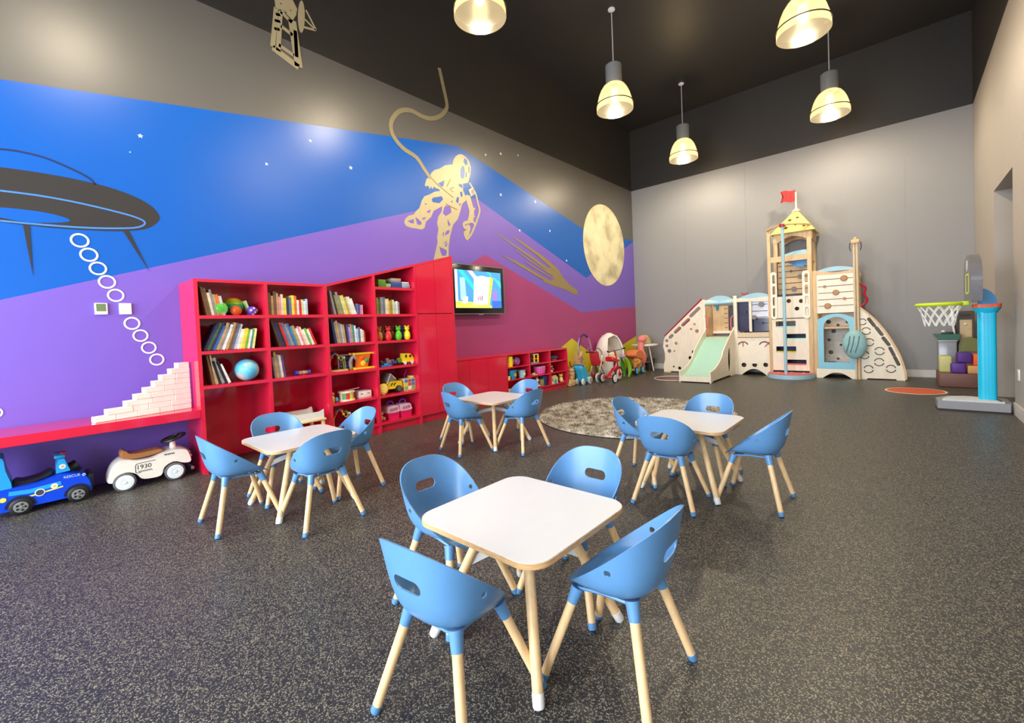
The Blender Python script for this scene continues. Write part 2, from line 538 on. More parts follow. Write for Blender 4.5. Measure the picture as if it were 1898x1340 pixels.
btop = [(REAR_Y, 3.282 - slopeL * (0.02 - REAR_Y) * 1.0), (-0.021, 3.282), (1.148, 3.478), (4.697, 4.078)]
cornB = W(1172, 446)
kinkB = (8.9, 3.10)
bluelow = W(1086.5, 515); purL = W(0, 556); purP = W(882, 367)
spl = (purP[1] - purL[1]) / (purP[0] - purL[0])
mural('mural_blue_field', btop + [W(1083, 426), (9.4, W(1160, 446)[1]), (Yend, cornB[1]), (Yend, cornB[1] - .03), bluelow, purP, purL, (REAR_Y, purL[1] + spl * (REAR_Y - purL[0]))], M_mblue, 0)
pinkP = W(899, 472); pinkL = W(1078, 579); pinkC = (Yend, W(1175, 568)[1])
pk0 = (4.0, pinkP[1] - 0.62)
mural('mural_violet_field', [(REAR_Y, 0), (REAR_Y, purL[1] + spl * (REAR_Y - purL[0])), purL, purP, bluelow, (Yend, cornB[1] - .03), pinkC, pinkL, pinkP, pk0, (4.0, 0)], M_mpurple, 0)
yP = W(1060, 627); yL = W(1110, 664); yC = (Yend, W(1177, 623)[1])
mural('mural_magenta_field', [(4.0, 0), pk0, pinkP, pinkL, pinkC, yC, (8.75, 0.37), yP, (6.6, 0.46), (5.5, 0)], M_mpink, 0)
mural('mural_chartreuse_field', [(5.5, 0), (6.6, 0.46), yP, (8.75, 0.37), yC, (Yend, 0)], M_myellow, 0)

# flying saucer
zu = zoomW(0, 260, 3.047)
out = [zu(p) for p in smooth_pts([(0, 152), (200, 180), (400, 215), (600, 262), (750, 315), (850, 370), (900, 430), (880, 470), (820, 500), (700, 513), (500, 508), (300, 495), (150, 480), (0, 462)], 3)]
yc = zu((0, 300))[0] - 0.02
def mirror(pts, shear=0.168):
    return [(2 * yc - y, z + shear * 2 * (yc - y)) for y, z in pts]
top = [p for p in out[:len(out) // 2 + 1]]; k = max(range(len(out)), key=lambda i: out[i][0])
right = out
left = mirror(right)[::-1]
mural('saucer_hull', right + left, M_mufo, 2)
hole = [zu(p) for p in smooth_pts([(0, 380), (100, 388), (250, 408), (350, 432), (395, 452), (370, 463), (280, 467), (150, 463), (0, 437)], 3)]
mural('saucer_hatch', hole + mirror(hole)[::-1], M_mblue, 3)
ln = [zu(p) for p in smooth_pts([(0, 285), (200, 310), (400, 345), (600, 390), (750, 430), (815, 460), (800, 485), (720, 497), (500, 495), (250, 478), (0, 455)], 3)]
MB().stroke(ln, 0.014, .0015, Fw, lift=.0045).build('saucer_rim_line', mat('mural_light_blue_line', (70, 130, 205), .4), wl_, ang=0)
MB().stroke(mirror(ln), 0.014, .0015, Fw, lift=.0045).build('saucer_rim_line', MATS['mural_light_blue_line'], wl_, ang=0)
dome = [zu(p) for p in smooth_pts([(0, 50), (100, 62), (250, 98), (400, 160), (500, 212), (540, 250)], 4)]
M_domeline = mat('mural_navy_line', (26, 42, 88), .4)
MB().stroke(dome, 0.014, .0015, Fw, lift=.003).build('saucer_dome_line', M_domeline, wl_, ang=0)
MB().stroke(mirror(dome), 0.014, .0015, Fw, lift=.003).build('saucer_dome_line', M_domeline, wl_, ang=0)
for tri in (((130, 478), (167, 485), (187, 768)), ((693, 510), (724, 508), (843, 740))):
    mural('saucer_leg', [zu(p) for p in tri], M_mufo, 3)
# beam rings
for cx, cy, r in ((450, 566, 53), (502, 647, 52), (553, 724, 50), (604, 800, 50), (653, 876, 48), (745, 1034, 47), (793, 1103, 45), (840, 1171, 44), (885, 1238, 43), (-30, 1540, 44)):
    c = zu((cx, cy)); e = zu((cx + r, cy)); t = zu((cx, cy - r * .78))
    rr_ = ((e[0] - c[0]) + (t[1] - c[1])) / 2
    mural('beam_ring', circ(c[0], c[1], rr_, 28), M_mwhite, 3, holes=[circ(c[0], c[1], rr_ * .76, 28)])
# stars
for px, py, r in ((260, 252, .022), (494, 304, .018), (650, 311, .026), (575, 261, .02), (992, 374, .035), (963, 427, .028), (1019, 428, .028), (1050, 483, .03), (900, 287, .022), (928, 285, .03), (960, 288, .02), (241, 282, .008), (928, 361, .03)):
    c = W(px, py)
    star = [(c[0] + (r if k % 2 == 0 else r * .45) * math.cos(PI * k / 5 + .3), c[1] + (r if k % 2 == 0 else r * .45) * math.sin(PI * k / 5 + .3)) for k in range(10)]
    mural('painted_star', star, M_mwhite, 1)
# moon
M_moon = ramp_mat('painted_moon', [(0.28, (172, 160, 132)), (0.42, (206, 196, 160)), (0.54, (230, 222, 182)), (0.75, (242, 236, 200))], 2.4, 0.5, detail=9)
mc = (9.19, 3.02)
mural('painted_moon', circ(mc[0], mc[1], 0.935, 48), M_moon, 2)
MB().prism(circ(*mc, .945, 48), .001, Fw, [circ(*mc, .93, 48)], lift=.005).build('moon_outline', mat('moon_edge', (226, 206, 150), .5), wl_, ang=0)
# comet
zc = zoomW(880, 380, 7.443)
M_comet = mat('mural_olive_gold', (150, 132, 92), .42, metal=.2, var=.05)
mural('comet_head', [zc(p) for p in smooth_pts([(1080, 850), (1180, 960), (1300, 1090), (1400, 1170), (1422, 1205), (1400, 1235), (1360, 1228), (1250, 1170), (1080, 1115), (940, 1050), (1060, 1040), (1090, 1000), (1000, 900)], 3, True)], M_comet, 2)
for pts, ws in (([(265, 365), (500, 530), (750, 700), (1050, 920), (1150, 1000)], (.01, .03, .05, .07, .08)), ([(530, 440), (700, 560), (950, 740), (1130, 900), (1200, 1000)], (.02, .05, .07, .09, .08)),
                ([(370, 690), (600, 810), (850, 960), (1060, 1080), (1160, 1110)], (.01, .05, .06, .06, .06)), ([(550, 620), (750, 760), (930, 880), (1090, 970)], (.01, .03, .03, .06)),
                ([(680, 780), (850, 880), (1000, 970), (1090, 1010)], (.01, .03, .03, .03)), ([(600, 480), (850, 670), (1050, 850)], (.01, .05, .05))):
    CL = globals().get('CL', .0047) + .0004
    MB().stroke([zc(p) for p in pts], list(ws), .0004, Fw, lift=CL).build('comet_streak', M_comet, wl_, ang=0)
# lifeline and astronaut
za = zoomW(690, 110, 3.4346)
cord = [za(p) for p in smooth_pts([(425, 55), (450, 170), (474, 285), (465, 325), (430, 362), (370, 378), (310, 360), (240, 325), (170, 332), (125, 385), (118, 440), (140, 500), (200, 570), (280, 625), (330, 700), (372, 760)], 4)]
M_cordgold = mat('dull_gold_foil', (150, 140, 112), .42, metal=.2, var=.03)
MB().stroke(cord, 0.062, .0015, Fw, lift=.0045).build('lifeline', M_cordgold, wl_, ang=0)
zs = zoomW(730, 260, 5.826)
body = [(632, 262), (590, 265), (550, 272), (490, 308), (440, 320), (405, 350), (390, 390), (350, 420), (332, 480), (340, 500), (370, 490), (388, 530), (400, 495), (415, 530), (430, 500), (455, 520), (480, 525), (500, 548),
        (440, 555), (385, 585), (330, 605), (300, 650), (275, 730), (235, 770), (215, 800), (160, 815), (120, 850), (110, 890), (130, 925), (180, 945), (250, 955), (300, 965), (330, 945), (345, 880), (400, 830), (430, 760), (470, 740), (520, 712),
        (515, 770), (475, 830), (465, 900), (480, 960), (465, 1040), (470, 1100), (450, 1190), (425, 1300), (590, 1300), (590, 1150), (605, 1040), (625, 960), (640, 910), (690, 850), (715, 770), (735, 690), (770, 655), (800, 640), (802, 585), (770, 600), (745, 540), (745, 468),
        (800, 460), (815, 400), (826, 360), (828, 290), (810, 225), (775, 180), (735, 153), (700, 152), (665, 175), (640, 215)]
holes = [[(735, 275), (755, 285), (765, 340), (755, 410), (735, 420), (716, 390), (716, 320)], [(760, 190), (790, 220), (795, 258), (775, 278), (750, 235)], [(800, 268), (814, 300), (816, 370), (804, 345)], [(772, 350), (785, 345), (785, 395), (768, 410)],
         [(475, 467), (545, 432), (530, 500), (510, 500)], [(420, 620), (515, 605), (530, 640), (490, 680), (420, 670), (406, 645)], [(560, 702), (610, 720), (620, 780), (560, 820), (527, 790), (540, 730)],
         [(145, 870), (190, 860), (213, 850), (215, 900), (180, 895)], [(230, 830), (260, 850), (300, 890), (290, 915), (250, 910)], [(300, 842), (352, 828), (320, 862)], [(350, 770), (402, 745), (380, 790)], [(330, 680), (362, 690), (340, 698)],
         [(565, 980), (603, 970), (590, 1010), (545, 1030)], [(530, 1120), (575, 1075), (560, 1110)], [(490, 1150), (570, 1190), (565, 1245), (520, 1250), (500, 1200)], [(525, 1005), (545, 985), (530, 1050)], [(545, 1140), (580, 1100), (568, 1150)],
         [(710, 560), (735, 555), (742, 598), (725, 620)], [(682, 610), (702, 622), (692, 690), (668, 660)], [(577, 850), (612, 912), (590, 930), (580, 890)], [(692, 470), (738, 478), (738, 520), (705, 500)], [(615, 660), (632, 650), (628, 680)], [(700, 690), (720, 680), (712, 715)]]
mural('astronaut_figure', [zs(p) for p in body], M_gold, 2, [[zs(p) for p in h] for h in holes])
for pts, w in (([(815, 460), (850, 520), (885, 590), (905, 680), (925, 760), (900, 850), (870, 930), (830, 1020), (785, 1075)], .035), ([(795, 600), (815, 680), (838, 760), (833, 830), (820, 880)], .11), ([(833, 830), (870, 820)], .03), ([(838, 760), (875, 735)], .03),
               ([(820, 880), (770, 890), (752, 912), (765, 945), (805, 925), (808, 975), (762, 1000), (785, 1070)], .05), ([(820, 880), (850, 880), (872, 915)], .04), ([(785, 920), (800, 1000), (780, 1030)], .06)):
    AL = globals().get('AL', .0047) + .0004
    MB().stroke([zs(p) for p in smooth_pts(pts, 3)], w, .0004, Fw, lift=AL).build('astronaut_arm_line', M_gold, wl_, ang=0)
M_seam = mat('mural_seam_brown', (110, 96, 66), .5)
for pts in ([(390, 395), (470, 480), (640, 620)], [(560, 690), (680, 750)], [(610, 420), (570, 500)], [(645, 510), (600, 530), (640, 560)]):
    MB().stroke([zs(p) for p in pts], .012, .001, Fw, lift=.0045).build('astronaut_seam', M_seam, wl_, ang=0)
mural('shoulder_patch', [zs(p) for p in ((805, 535), (850, 510), (878, 572), (832, 608))], mat('patch_cream', (226, 214, 196), .5), 3)
for k in range(3):
    mural('patch_stripe', [zs(p) for p in ((828 + k * 3, 545 + k * 16), (858 + k * 3, 528 + k * 16), (862 + k * 3, 536 + k * 16), (832 + k * 3, 553 + k * 16))], mat('patch_red', (170, 96, 84), .5), 4)
# lunar lander drawing that runs up over the dark band
zl = zoomW(340, 0, 5.272)
for pts, w in (([(905, 80), (870, 460)], .05), ([(945, 110), (925, 500)], .05), ([(870, 465), (1125, 660)], .07), ([(930, 440), (1080, 545)], .04), ([(1060, 200), (1125, 655)], .09), ([(1090, 300), (1105, 560)], .04), ([(950, 255), (1065, 345)], .04),
               ([(950, 110), (1060, 220)], .05), ([(890, 200), (945, 215)], .03), ([(885, 280), (938, 292)], .03), ([(900, 140), (945, 150)], .03), ([(1185, 190), (1290, 295)], .02), ([(1195, 100), (1295, 295)], .02), ([(1155, 262), (1290, 297)], .025)):
    MB().stroke([zl(p) for p in pts], w, .0015, Fw, lift=.0045).build('lander_strut', M_gold, wl_, ang=0)
mural('lander_cabin', [zl(p) for p in ((880, -60), (900, 85), (960, 100), (1060, 210), (1100, 150), (1110, 90), (1060, -10), (1000, -70))], M_gold, 3, [[zl(p) for p in ((960, 100), (1010, 125), (1000, 135), (970, 120))], [zl(p) for p in ((940, 20), (960, 40), (950, 50))], [zl(p) for p in ((1040, 90), (1055, 105), (1045, 115))]])
mural('lander_dish', [zl(p) for p in circ(1150, 165, 34, 24, ry=158, a0=.2)], M_gold, 4)

# wall controllers
for px, lab, scr in ((187, 'white wall thermostat with olive screen beside the white rings', (104, 128, 84)), (232, 'white wall thermostat with pale blue screen next to the rings', (206, 226, 238))):
    y, z = W(px, 572.5)
    th = thing('thermostat', lab, 'thermostat', (XL, y, z - .05), 'thermostats on the mural wall')
    MB().box(XL, y - .042, z - .05, XL + .022, y + .042, z + .05, .005).build('case', M_whitepl, th)
    MB().box(XL + .022, y - .031, z - .022, XL + .0235, y + .031, z + .043).build('screen', mat('lcd_%d' % px, scr, .2), th)
    if px == 187:
        MB().cyl((XL + .022, y, z - .036), (XL + .0245, y, z - .036), .005).build('button', mat('button_grey', (190, 190, 190), .4), th)

# ------------------------------------------------------------------ television
XT = -5.08
tv = thing('television', 'flat television showing a cartoon on the wall beside the red cabinet doors', 'television', (XT, 4.95, 1.43))
TY0, TY1, TZ0, TZ1 = 4.37, 5.53, 1.43, 2.215
MB().box(XL + .002, 4.75, 1.6, XT - .03, 5.15, 2.05).build('wall_bracket', M_black, tv)
MB().box(XT - .03, TY0, TZ0, XT, TY1, TZ1, .008).build('housing', mat('tv_black', (20, 20, 24), .2, var=.02), tv)
fr = MB().prism(rrect(TY0, TZ0, TY1, TZ1, .01), .004, FX(XT), [rrect(TY0 + .012, TZ0 + .012, TY1 - .012, TZ1 - .012, .004)]).build('silver_frame', mat('tv_silver', (150, 150, 155), .3, metal=.6), tv)
MB().box(XT, 4.9, TZ0 - .014, XT + .006, 5.0, TZ0 + .004, .002).build('badge', MATS['tv_silver'], tv)
def glow(n, rgb, s=1.0):
    return mat('screen_' + n, rgb, .3, var=0.0, emit=s)
sx0, sx1, sz0, sz1 = TY0 + .055, TY1 - .085, TZ0 + .1, TZ1 - .095
scr = MB().box(XT, sx0, sz0, XT + .002, sx1, sz1).build('screen', glow('blue', (70, 150, 235), .8), tv)
def sp_(n, pts, rgb, k=1, s=1.0):
    MB().prism([(sx0 + (sx1 - sx0) * a, sz0 + (sz1 - sz0) * b) for a, b in pts], .0006, FX(XT + .002), lift=.0006 * k).build('picture_' + n, glow(n, rgb, s), scr, ang=0)
sp_('cyan_stripe', [(.06, 1), (.16, 1), (.55, .35), (.45, .35)], (40, 190, 240))
sp_('lilac_stripe', [(.26, 1), (.36, 1), (.62, .6), (.5, .6)], (190, 180, 240))
sp_('sky_stripe', [(.66, 1), (.74, 1), (1, .55), (1, .72)], (60, 200, 240))
sp_('white_edge', [(0, .12), (.05, .12), (.05, 1), (0, 1)], (235, 240, 250))
sp_('pale_column', [(.1, .2), (.22, .2), (.2, .8), (.1, .8)], (150, 200, 245))
sp_('yellow_table', [(0, 0), (.78, 0), (.72, .1), (.3, .16), (0, .18)], (250, 226, 90), 2)
sp_('yellow_block_side', [(.67, .1), (.72, .1), (.82, .82), (.74, .88)], (250, 214, 60), 2)
sp_('cream_block_face', [(.36, .08), (.68, .1), (.75, .84), (.58, .88), (.4, .84)], (255, 253, 228), 3)
sp_('white_cup', [(.14, .12), (.24, .12), (.25, .3), (.15, .3)], (240, 240, 250), 3)
sp_('violet_box', [(.8, .2), (.9, .2), (.9, .5), (.8, .5)], (140, 110, 220), 2)
sp_('deep_blue_corner', [(.78, 0), (1, 0), (1, .2), (.78, .2)], (50, 100, 220), 2)
for k in range(3):
    sp_('bar_%d' % k, [(.46 + k * .04, .2), (.48 + k * .04, .2), (.48 + k * .04, .3 + .02 * k), (.46 + k * .04, .3 + .02 * k)], ((230, 60, 150), (150, 60, 160), (60, 70, 90))[k], 4)
for a, b in ((.42, .55), (.47, .56)):
    sp_('dot', [(a - .008, b - .012), (a + .008, b - .012), (a + .008, b + .012), (a - .008, b + .012)], (40, 40, 50), 4)

# ================================================================== RED BOOKCASE, BENCH, LOW CABINET
XF = -4.64
BC = thing('bookcase', 'tall glossy red built-in bookcase with sloping top against the mural wall', 'bookcase', (-4.9, 2.5, 0))
SL = (2.222 - 1.745) / (4.01 - 2.2)
def btopz(y):
    return 1.745 if y <= 2.2 else 1.745 + SL * (y - 2.2)
def upright(name, y0, y1, zb=0.0):
    zt0, zt1 = btopz(y0) - .026, btopz(y1) - .026
    MB().prism([(y0, zb), (y1, zb), (y1, zt1), (y0, zt0)], XF - (XL + .02), FX(XL + .02)).build(name, M_red, BC)
upright('side_panel', 1.02, 1.05)
for a, b in ((1.592, 1.62), (2.176, 2.216), (2.768, 2.80), (3.362, 3.39)):
    upright('upright', a, b)
upright('side_panel', 3.975, 4.01)
MB().prism([(1.02, 0), (4.01, 0), (4.01, btopz(4.01) - .026), (2.2, 1.719), (1.02, 1.719)], .016, FX(XL + .004)).build('back_panel', M_red, BC)
MB().box(XL + .004, 1.02, 1.719, XF, 2.2, 1.745).build('top_panel', M_red, BC)
MB().prism([(2.2, 1.719), (4.01, btopz(4.01) - .026), (4.01, btopz(4.01)), (2.2, 1.745)], XF - (XL + .004), FX(XL + .004)).build('top_panel', M_red, BC)
BAYS = [(1.05, 1.592), (1.62, 2.176), (2.216, 2.768), (2.80, 3.362)]
SH = [[1.42, 1.10, .79], [1.42, 1.10, .79], [1.42, 1.10, .785, .447, .125], [1.745, 1.42, 1.10, .785, .447, .125]]
for (a, b), zs_ in zip(BAYS, SH):
    for z in zs_:
        MB().box(XL + .02, a, z - .03, XF, b, z).build('shelf', M_red, BC)
MB().box(XL + .02, 2.216, 0, XF - .04, 3.975, .092).build('plinth', M_red, BC)
# doors: four slabs with shadow gaps
for ya, yb in ((3.393, 3.683), (3.687, 3.973)):
    MB().prism([(ya, .10), (yb, .10), (yb, 1.418), (ya, 1.418)], .02, FX(XF - .02)).build('door', M_red, BC)
    MB().prism([(ya, 1.428), (yb, 1.428), (yb, btopz(yb) - .028), (ya, btopz(ya) - .028)], .02, FX(XF - .02)).build('door', M_red, BC)
MB().box(XL + .02, 3.39, .092, XF - .022, 3.975, 2.05).build('cabinet_carcass', mat('red_carcass', (120, 8, 22), .5), BC)

bench = thing('bench', 'long red wall bench slab carrying the stepped wooden blocks', 'bench', (-4.9, -1, 0))
MB().box(XL + .004, REAR_Y + .3, .512, XF, 1.019, .585, .003, 1).build('bench_slab', M_red, bench)
for y in (-1.6, REAR_Y + .3):
    MB().box(XL + .004, y, 0, XF, y + .04, .512).build('bench_support', M_red, bench)

XC = -4.80
LC = thing('low_cabinet', 'low red cabinet with plain doors and nine open cubbies', 'cabinet', (-5.0, 5.5, 0))
MB().box(XL + .004, 4.012, .735, XC, 6.94, .762, .002, 1).build('cabinet_top', M_red, LC)
MB().box(XL + .02, 4.012, 0, XC - .04, 6.93, .10).build('plinth', M_red, LC)
MB().box(XL + .02, 4.012, .10, XC - .022, 5.2, .735).build('cabinet_carcass', MATS['red_carcass'], LC)
for a, b in ((4.014, 4.39), (4.394, 4.78), (4.784, 5.198)):
    MB().box(XC - .02, a, .104, XC, b, .73, .002, 1).build('door', M_red, LC)
CUB = [(5.225, 5.785), (5.81, 6.372), (6.397, 6.912)]
for a, b in ((5.2, 5.225), (5.785, 5.81), (6.372, 6.397), (6.912, 6.94)):
    MB().box(XL + .02, a, .10, XC, b, .735).build('upright', M_red, LC)
CZ = (.12, .335, .545)
for a, b in CUB:
    for z in CZ:
        MB().box(XL + .02, a, z - .02, XC, b, z).build('shelf', M_red, LC)
MB().box(XL + .004, 5.2, .10, XL + .02, 6.94, .735).build('back_panel', M_red, LC)

# ------------------------------------------------------------------ books
M_page = mat('book_pages', (226, 214, 188), .8, var=.1, scale=60)
BCOL = {'brown': (116, 84, 58), 'dark brown': (74, 52, 42), 'tan': (186, 150, 104), 'grey': (140, 138, 140), 'silver grey': (186, 188, 192), 'black': (34, 32, 38), 'navy': (44, 48, 84), 'blue': (52, 102, 170),
        'pale blue': (164, 196, 222), 'white': (228, 226, 222), 'cream': (222, 208, 178), 'yellow': (232, 206, 70), 'pale yellow': (236, 226, 130), 'green': (118, 176, 52), 'dark green': (66, 98, 60), 'olive': (142, 138, 66), 'pale green': (196, 214, 158),
        'teal': (74, 140, 140), 'orange': (214, 110, 48), 'red': (206, 36, 44), 'pink': (226, 140, 150), 'purple': (92, 64, 144), 'lilac': (168, 146, 196), 'slate blue': (96, 112, 146)}
def book(y, z, col, t, h, lean, where, idx, d=.19, xf=-4.68):
    bx = MB()
    c = .0022
    bx.box(-d, 0, 0, 0, c, h).box(-d, t - c, 0, 0, t, h).box(-.003, c, 0, 0, t - c, h)
    bx.cur = 1
    bx.box(-d + .004, c, .004, -.003, t - c, h - .004)
    o = bx.build('book', [mat('book_' + col, BCOL[col], .5, var=.22, scale=24), M_page], None, world=False, ang=0)
    a = math.radians(lean)
    if lean >= 0:       # tops to the right: stands on its lower right edge
        o.location = (xf, y, z + t * math.sin(a)); o.rotation_euler = (-a, 0, 0)
    else:
        o.location = (xf, y, z); o.rotation_euler = (-a, 0, 0)
    tag(o, '%s book, %s from the left on %s' % (col, ORD[idx], where), 'book', 'books on ' + where)
    return t / math.cos(a) + .0015
def row(where, z, y0, items, d=.19, xf=-4.68):
    y = y0
    for i, it in enumerate(items):
        col, t, h, lean = it
        y += book(y, z, col, t, h, lean, where, i, d, xf)
    return y
R = random.Random(3)
def mk(cols, t, h, lean, jt=.25, jh=.12):
    n = len(cols); out = []
    for i, c in enumerate(cols):
        l = lean if not callable(lean) else lean(i / max(1, n - 1))
        hh = h if not callable(h) else h(i / max(1, n - 1))
        out.append((c, t * (1 + R.uniform(-jt, jt)), min(.272, 1.1 * hh * (1 + R.uniform(-jh, jh))), l))
    return out
B1, B2, B3, B4 = 'the leftmost bay', 'the second bay', 'the third bay', 'the fourth bay'
row('the top shelf of ' + B1, 1.42, 1.115, mk(['brown', 'brown', 'cream', 'grey', 'tan', 'orange', 'silver grey'], .02, lambda s: .235 - .07 * s, -9, jt=.2))
row('the second shelf of ' + B1, 1.10, 1.075, mk(['navy', 'dark green', 'navy', 'blue', 'tan', 'grey', 'white', 'tan', 'brown', 'slate blue', 'silver grey', 'white', 'pale yellow', 'yellow', 'green', 'white', 'teal', 'pale yellow'], .0195, lambda s: .26 - .10 * s, lambda s: 26 - 16 * s))
row('the third shelf of ' + B1, .79, 1.13, mk(['brown', 'tan', 'black', 'grey', 'black', 'white'], .02, lambda s: .235 - .05 * s, lambda s: -8 - 12 * s))
row('the top shelf of ' + B2, 1.42, 1.635, mk(['brown', 'tan', 'brown', 'tan', 'pink', 'cream', 'yellow', 'navy', 'slate blue', 'yellow', 'orange', 'white', 'red', 'pale green', 'white', 'pale blue'], .0225, lambda s: .20 - .06 * s, 0))
row('the second shelf of ' + B2, 1.10, 1.72, mk(['dark brown', 'navy', 'black', 'red', 'slate blue', 'grey', 'blue', 'teal', 'tan', 'white', 'pink', 'cream', 'white', 'green', 'white', 'red'], .0205, lambda s: .24 - .08 * s, lambda s: -16 - 4 * s))
row('the third shelf of ' + B2, .79, 1.66, mk(['grey', 'tan', 'grey', 'cream', 'purple'], .021, .215, -6))
row('the top shelf of ' + B3, 1.42, 2.31, mk(['grey', 'black', 'olive', 'grey', 'olive', 'pale green', 'yellow', 'tan', 'pale green', 'white', 'white'], .0215, lambda s: .235 - .05 * s, lambda s: -11 - 6 * s))
row('the top shelf’s right end, third bay', 1.42, 2.575, mk(['slate blue', 'purple', 'lilac', 'pink'], .018, .11, 0))
row('the second shelf of ' + B3, 1.10, 2.30, mk(['navy', 'grey', 'tan', 'grey', 'silver grey', 'tan', 'black', 'purple', 'lilac', 'tan', 'teal', 'white', 'pale blue', 'slate blue', 'white', 'cream', 'red'], .0195, lambda s: .235 - .11 * s, lambda s: -9 + 9 * s))
row('the second shelf down of ' + B4, 1.42, 2.83, mk(['olive', 'dark green', 'grey', 'slate blue', 'cream', 'yellow', 'tan', 'olive', 'pale green', 'silver grey', 'white', 'grey'], .0245, lambda s: .19 - .06 * s, 0))

# pale wooden blocks in a stepped pile on the bench
M_block = mat('pale_block_wood', (252, 246, 234), .55, var=.06, scale=16)
u0 = Vector((-4.72, .345, 0)); ud = Vector((-.16, .70, 0)).normalized(); vd = Vector((ud.y, -ud.x, 0))
ang_b = math.atan2(ud.y, ud.x)
starts = [0, .078, .20, .266, .334, .40, .457, .527, .584]; TOT = .675; BH = .0468
COURSE = ['bottom', 'second', 'third', 'fourth', 'fifth', 'sixth', 'seventh', 'eighth', 'top']
Rb = random.Random(11)
for r_, st in enumerate(starts):
    L = TOT - st; n = max(1, round(L / .145)); bl = L / n
    cuts = [st + bl * k for k in range(n + 1)]
    for k in range(1, n): cuts[k] += Rb.uniform(-.03, .03)
    for k in range(n):
        a, b = cuts[k] + .001, cuts[k + 1] - .001
        mbk = MB().box(-(b - a) / 2, -.036, 0, (b - a) / 2, .036, BH - .0012, .003, 1)
        o = mbk.build('building_block', M_block, None, world=False)
        c = u0 + ud * ((a + b) / 2) - vd * (.036 + Rb.uniform(-.003, .003))
        o.location = (c.x, c.y, .5855 + r_ * BH); o.rotation_euler = (0, 0, ang_b)
        tag(o, 'pale wooden block, %s from the left in the %s course of the stepped pile' % (ORD[k], COURSE[r_]), 'block', 'wooden blocks on the bench')

# ================================================================== TABLES AND CHAIRS
def make_shell():
    NT, NS = 56, 26
    W_, yc, Lf, Lb, nf, nb = .184, -.055, .225, .163, 2.2, 3.0
    zb = .324
    def rim(th):
        c, s = math.cos(th), math.sin(th)
        n = nf if c > 0 else nb
        y = yc + (Lf if c > 0 else Lb) * math.copysign(abs(c) ** (2 / n), c)
        x = W_ * math.copysign(abs(s) ** (2 / n), s)
        if c > 0: x *= 1 - .10 * c
        else: x *= 1 - .15 * abs(c) ** 1.5
        z = .287 + (yc + Lf - y) * (.600 - .287) / (Lf + Lb)
        return x, y, z
    def surf(inset):
        rings = []
        for i in range(NS + 1):
            t = i / NS
            rho = math.sin(t * PI / 2) ** (2 / 4.4); zeta = 1 - max(0.0, math.cos(t * PI / 2)) ** (2 / 4.4)
            ring = []
            for j in range(NT):
                x, y, z = rim(2 * PI * j / NT)
                bk = max(0.0, -math.cos(2 * PI * j / NT))
                k = rho * (.86 - .06 * bk + (.14 + .06 * bk) * zeta ** (1 + .5 * bk))
                px, py, pz = x * k, yc + .02 + (y - yc - .02) * k, zb + (z - zb) * zeta
                if inset:
                    sc = 1 - .0055 / max(.02, math.hypot(x, y - yc)) * min(1, zeta * 3)
                    px *= sc; py = yc + .02 + (py - yc - .02) * sc
                    pz += .006 * (1 - zeta) ** .5 if i < NS else 0
                ring.append((px, py, pz))
            rings.append(ring)
        return rings
    o_, i_ = surf(False), surf(True)
    vs = []; fs = []
    def add(rings):
        b = len(vs); vs.append((0, yc + .02, rings[0][0][2]))
        for rg in rings[1:]: vs.extend(rg)
        return b
    bo, bi = add(o_), add(i_)
    for b in (bo, bi):
        for j in range(NT):
            fs.append((b, b + 1 + j, b + 1 + (j + 1) % NT))
        for i in range(NS - 1):
            for j in range(NT):
                j2 = (j + 1) % NT
                fs.append((b + 1 + i * NT + j, b + 1 + (i + 1) * NT + j, b + 1 + (i + 1) * NT + j2, b + 1 + i * NT + j2))
    lo, li = bo + 1 + (NS - 1) * NT, bi + 1 + (NS - 1) * NT
    for j in range(NT):
        j2 = (j + 1) % NT
        fs.append((lo + j, li + j, li + j2, lo + j2))
    mb = MB(); mb._add(vs, fs)
    sh = mb.build('seat_shell', M_blue, None, world=False, ang=0)
    # handle slot in the back and two drain holes in the sides
    cut = MB()
    cut.prism(rrect(-.056, .452, .056, .497, .022, 5), .2, (Vector((0, -.30, 0)), Vector((1, 0, 0)), Vector((0, 0, 1)), Vector((0, 1, 0))))
    c2 = MB().prism(rrect(-.072, .428, -.052, .448, .007, 4), .6, (Vector((-.3, 0, 0)), Vector((0, 1, 0)), Vector((0, 0, 1)), Vector((1, 0, 0))))
    for cm in (cut, c2):
        co = cm.build('cutter', M_blue, None, world=False, ang=0)
        md = sh.modifiers.new('b', 'BOOLEAN'); md.operation = 'DIFFERENCE'; md.solver = 'EXACT'; md.object = co
        bpy.context.view_layer.update()
        me = bpy.data.meshes.new_from_object(sh.evaluated_get(bpy.context.evaluated_depsgraph_get()))
        sh.modifiers.clear(); old = sh.data; sh.data = me; bpy.data.meshes.remove(old)
        bpy.data.objects.remove(co)
    me = sh.data; me.name = 'seat_shell'
    me.materials.clear(); me.materials.append(M_blue)
    me.polygons.foreach_set('use_smooth', [True] * len(me.polygons)); me.polygons.foreach_set('material_index', [0] * len(me.polygons))
    me.set_sharp_from_angle(angle=math.radians(38))
    return sh
shell = make_shell()
chair0 = thing('bucket_chair', 'x', 'chair', (0, 0, 0), 'blue bucket chairs around the four tables')
shell.parent = chair0
uf = MB()
for sx in (-1, 1):
    uf.tube([(sx * .098, -.105, .317), (sx * .098, .0, .316), (sx * .098, .09, .304)], .006, 6)
for y in (-.105, .09):
    uf.box(-.1, y - .008, .314 if y < 0 else .300, .1, y + .008, .3225 if y < 0 else .308)
uf.build('underframe', M_blue, chair0, world=False)
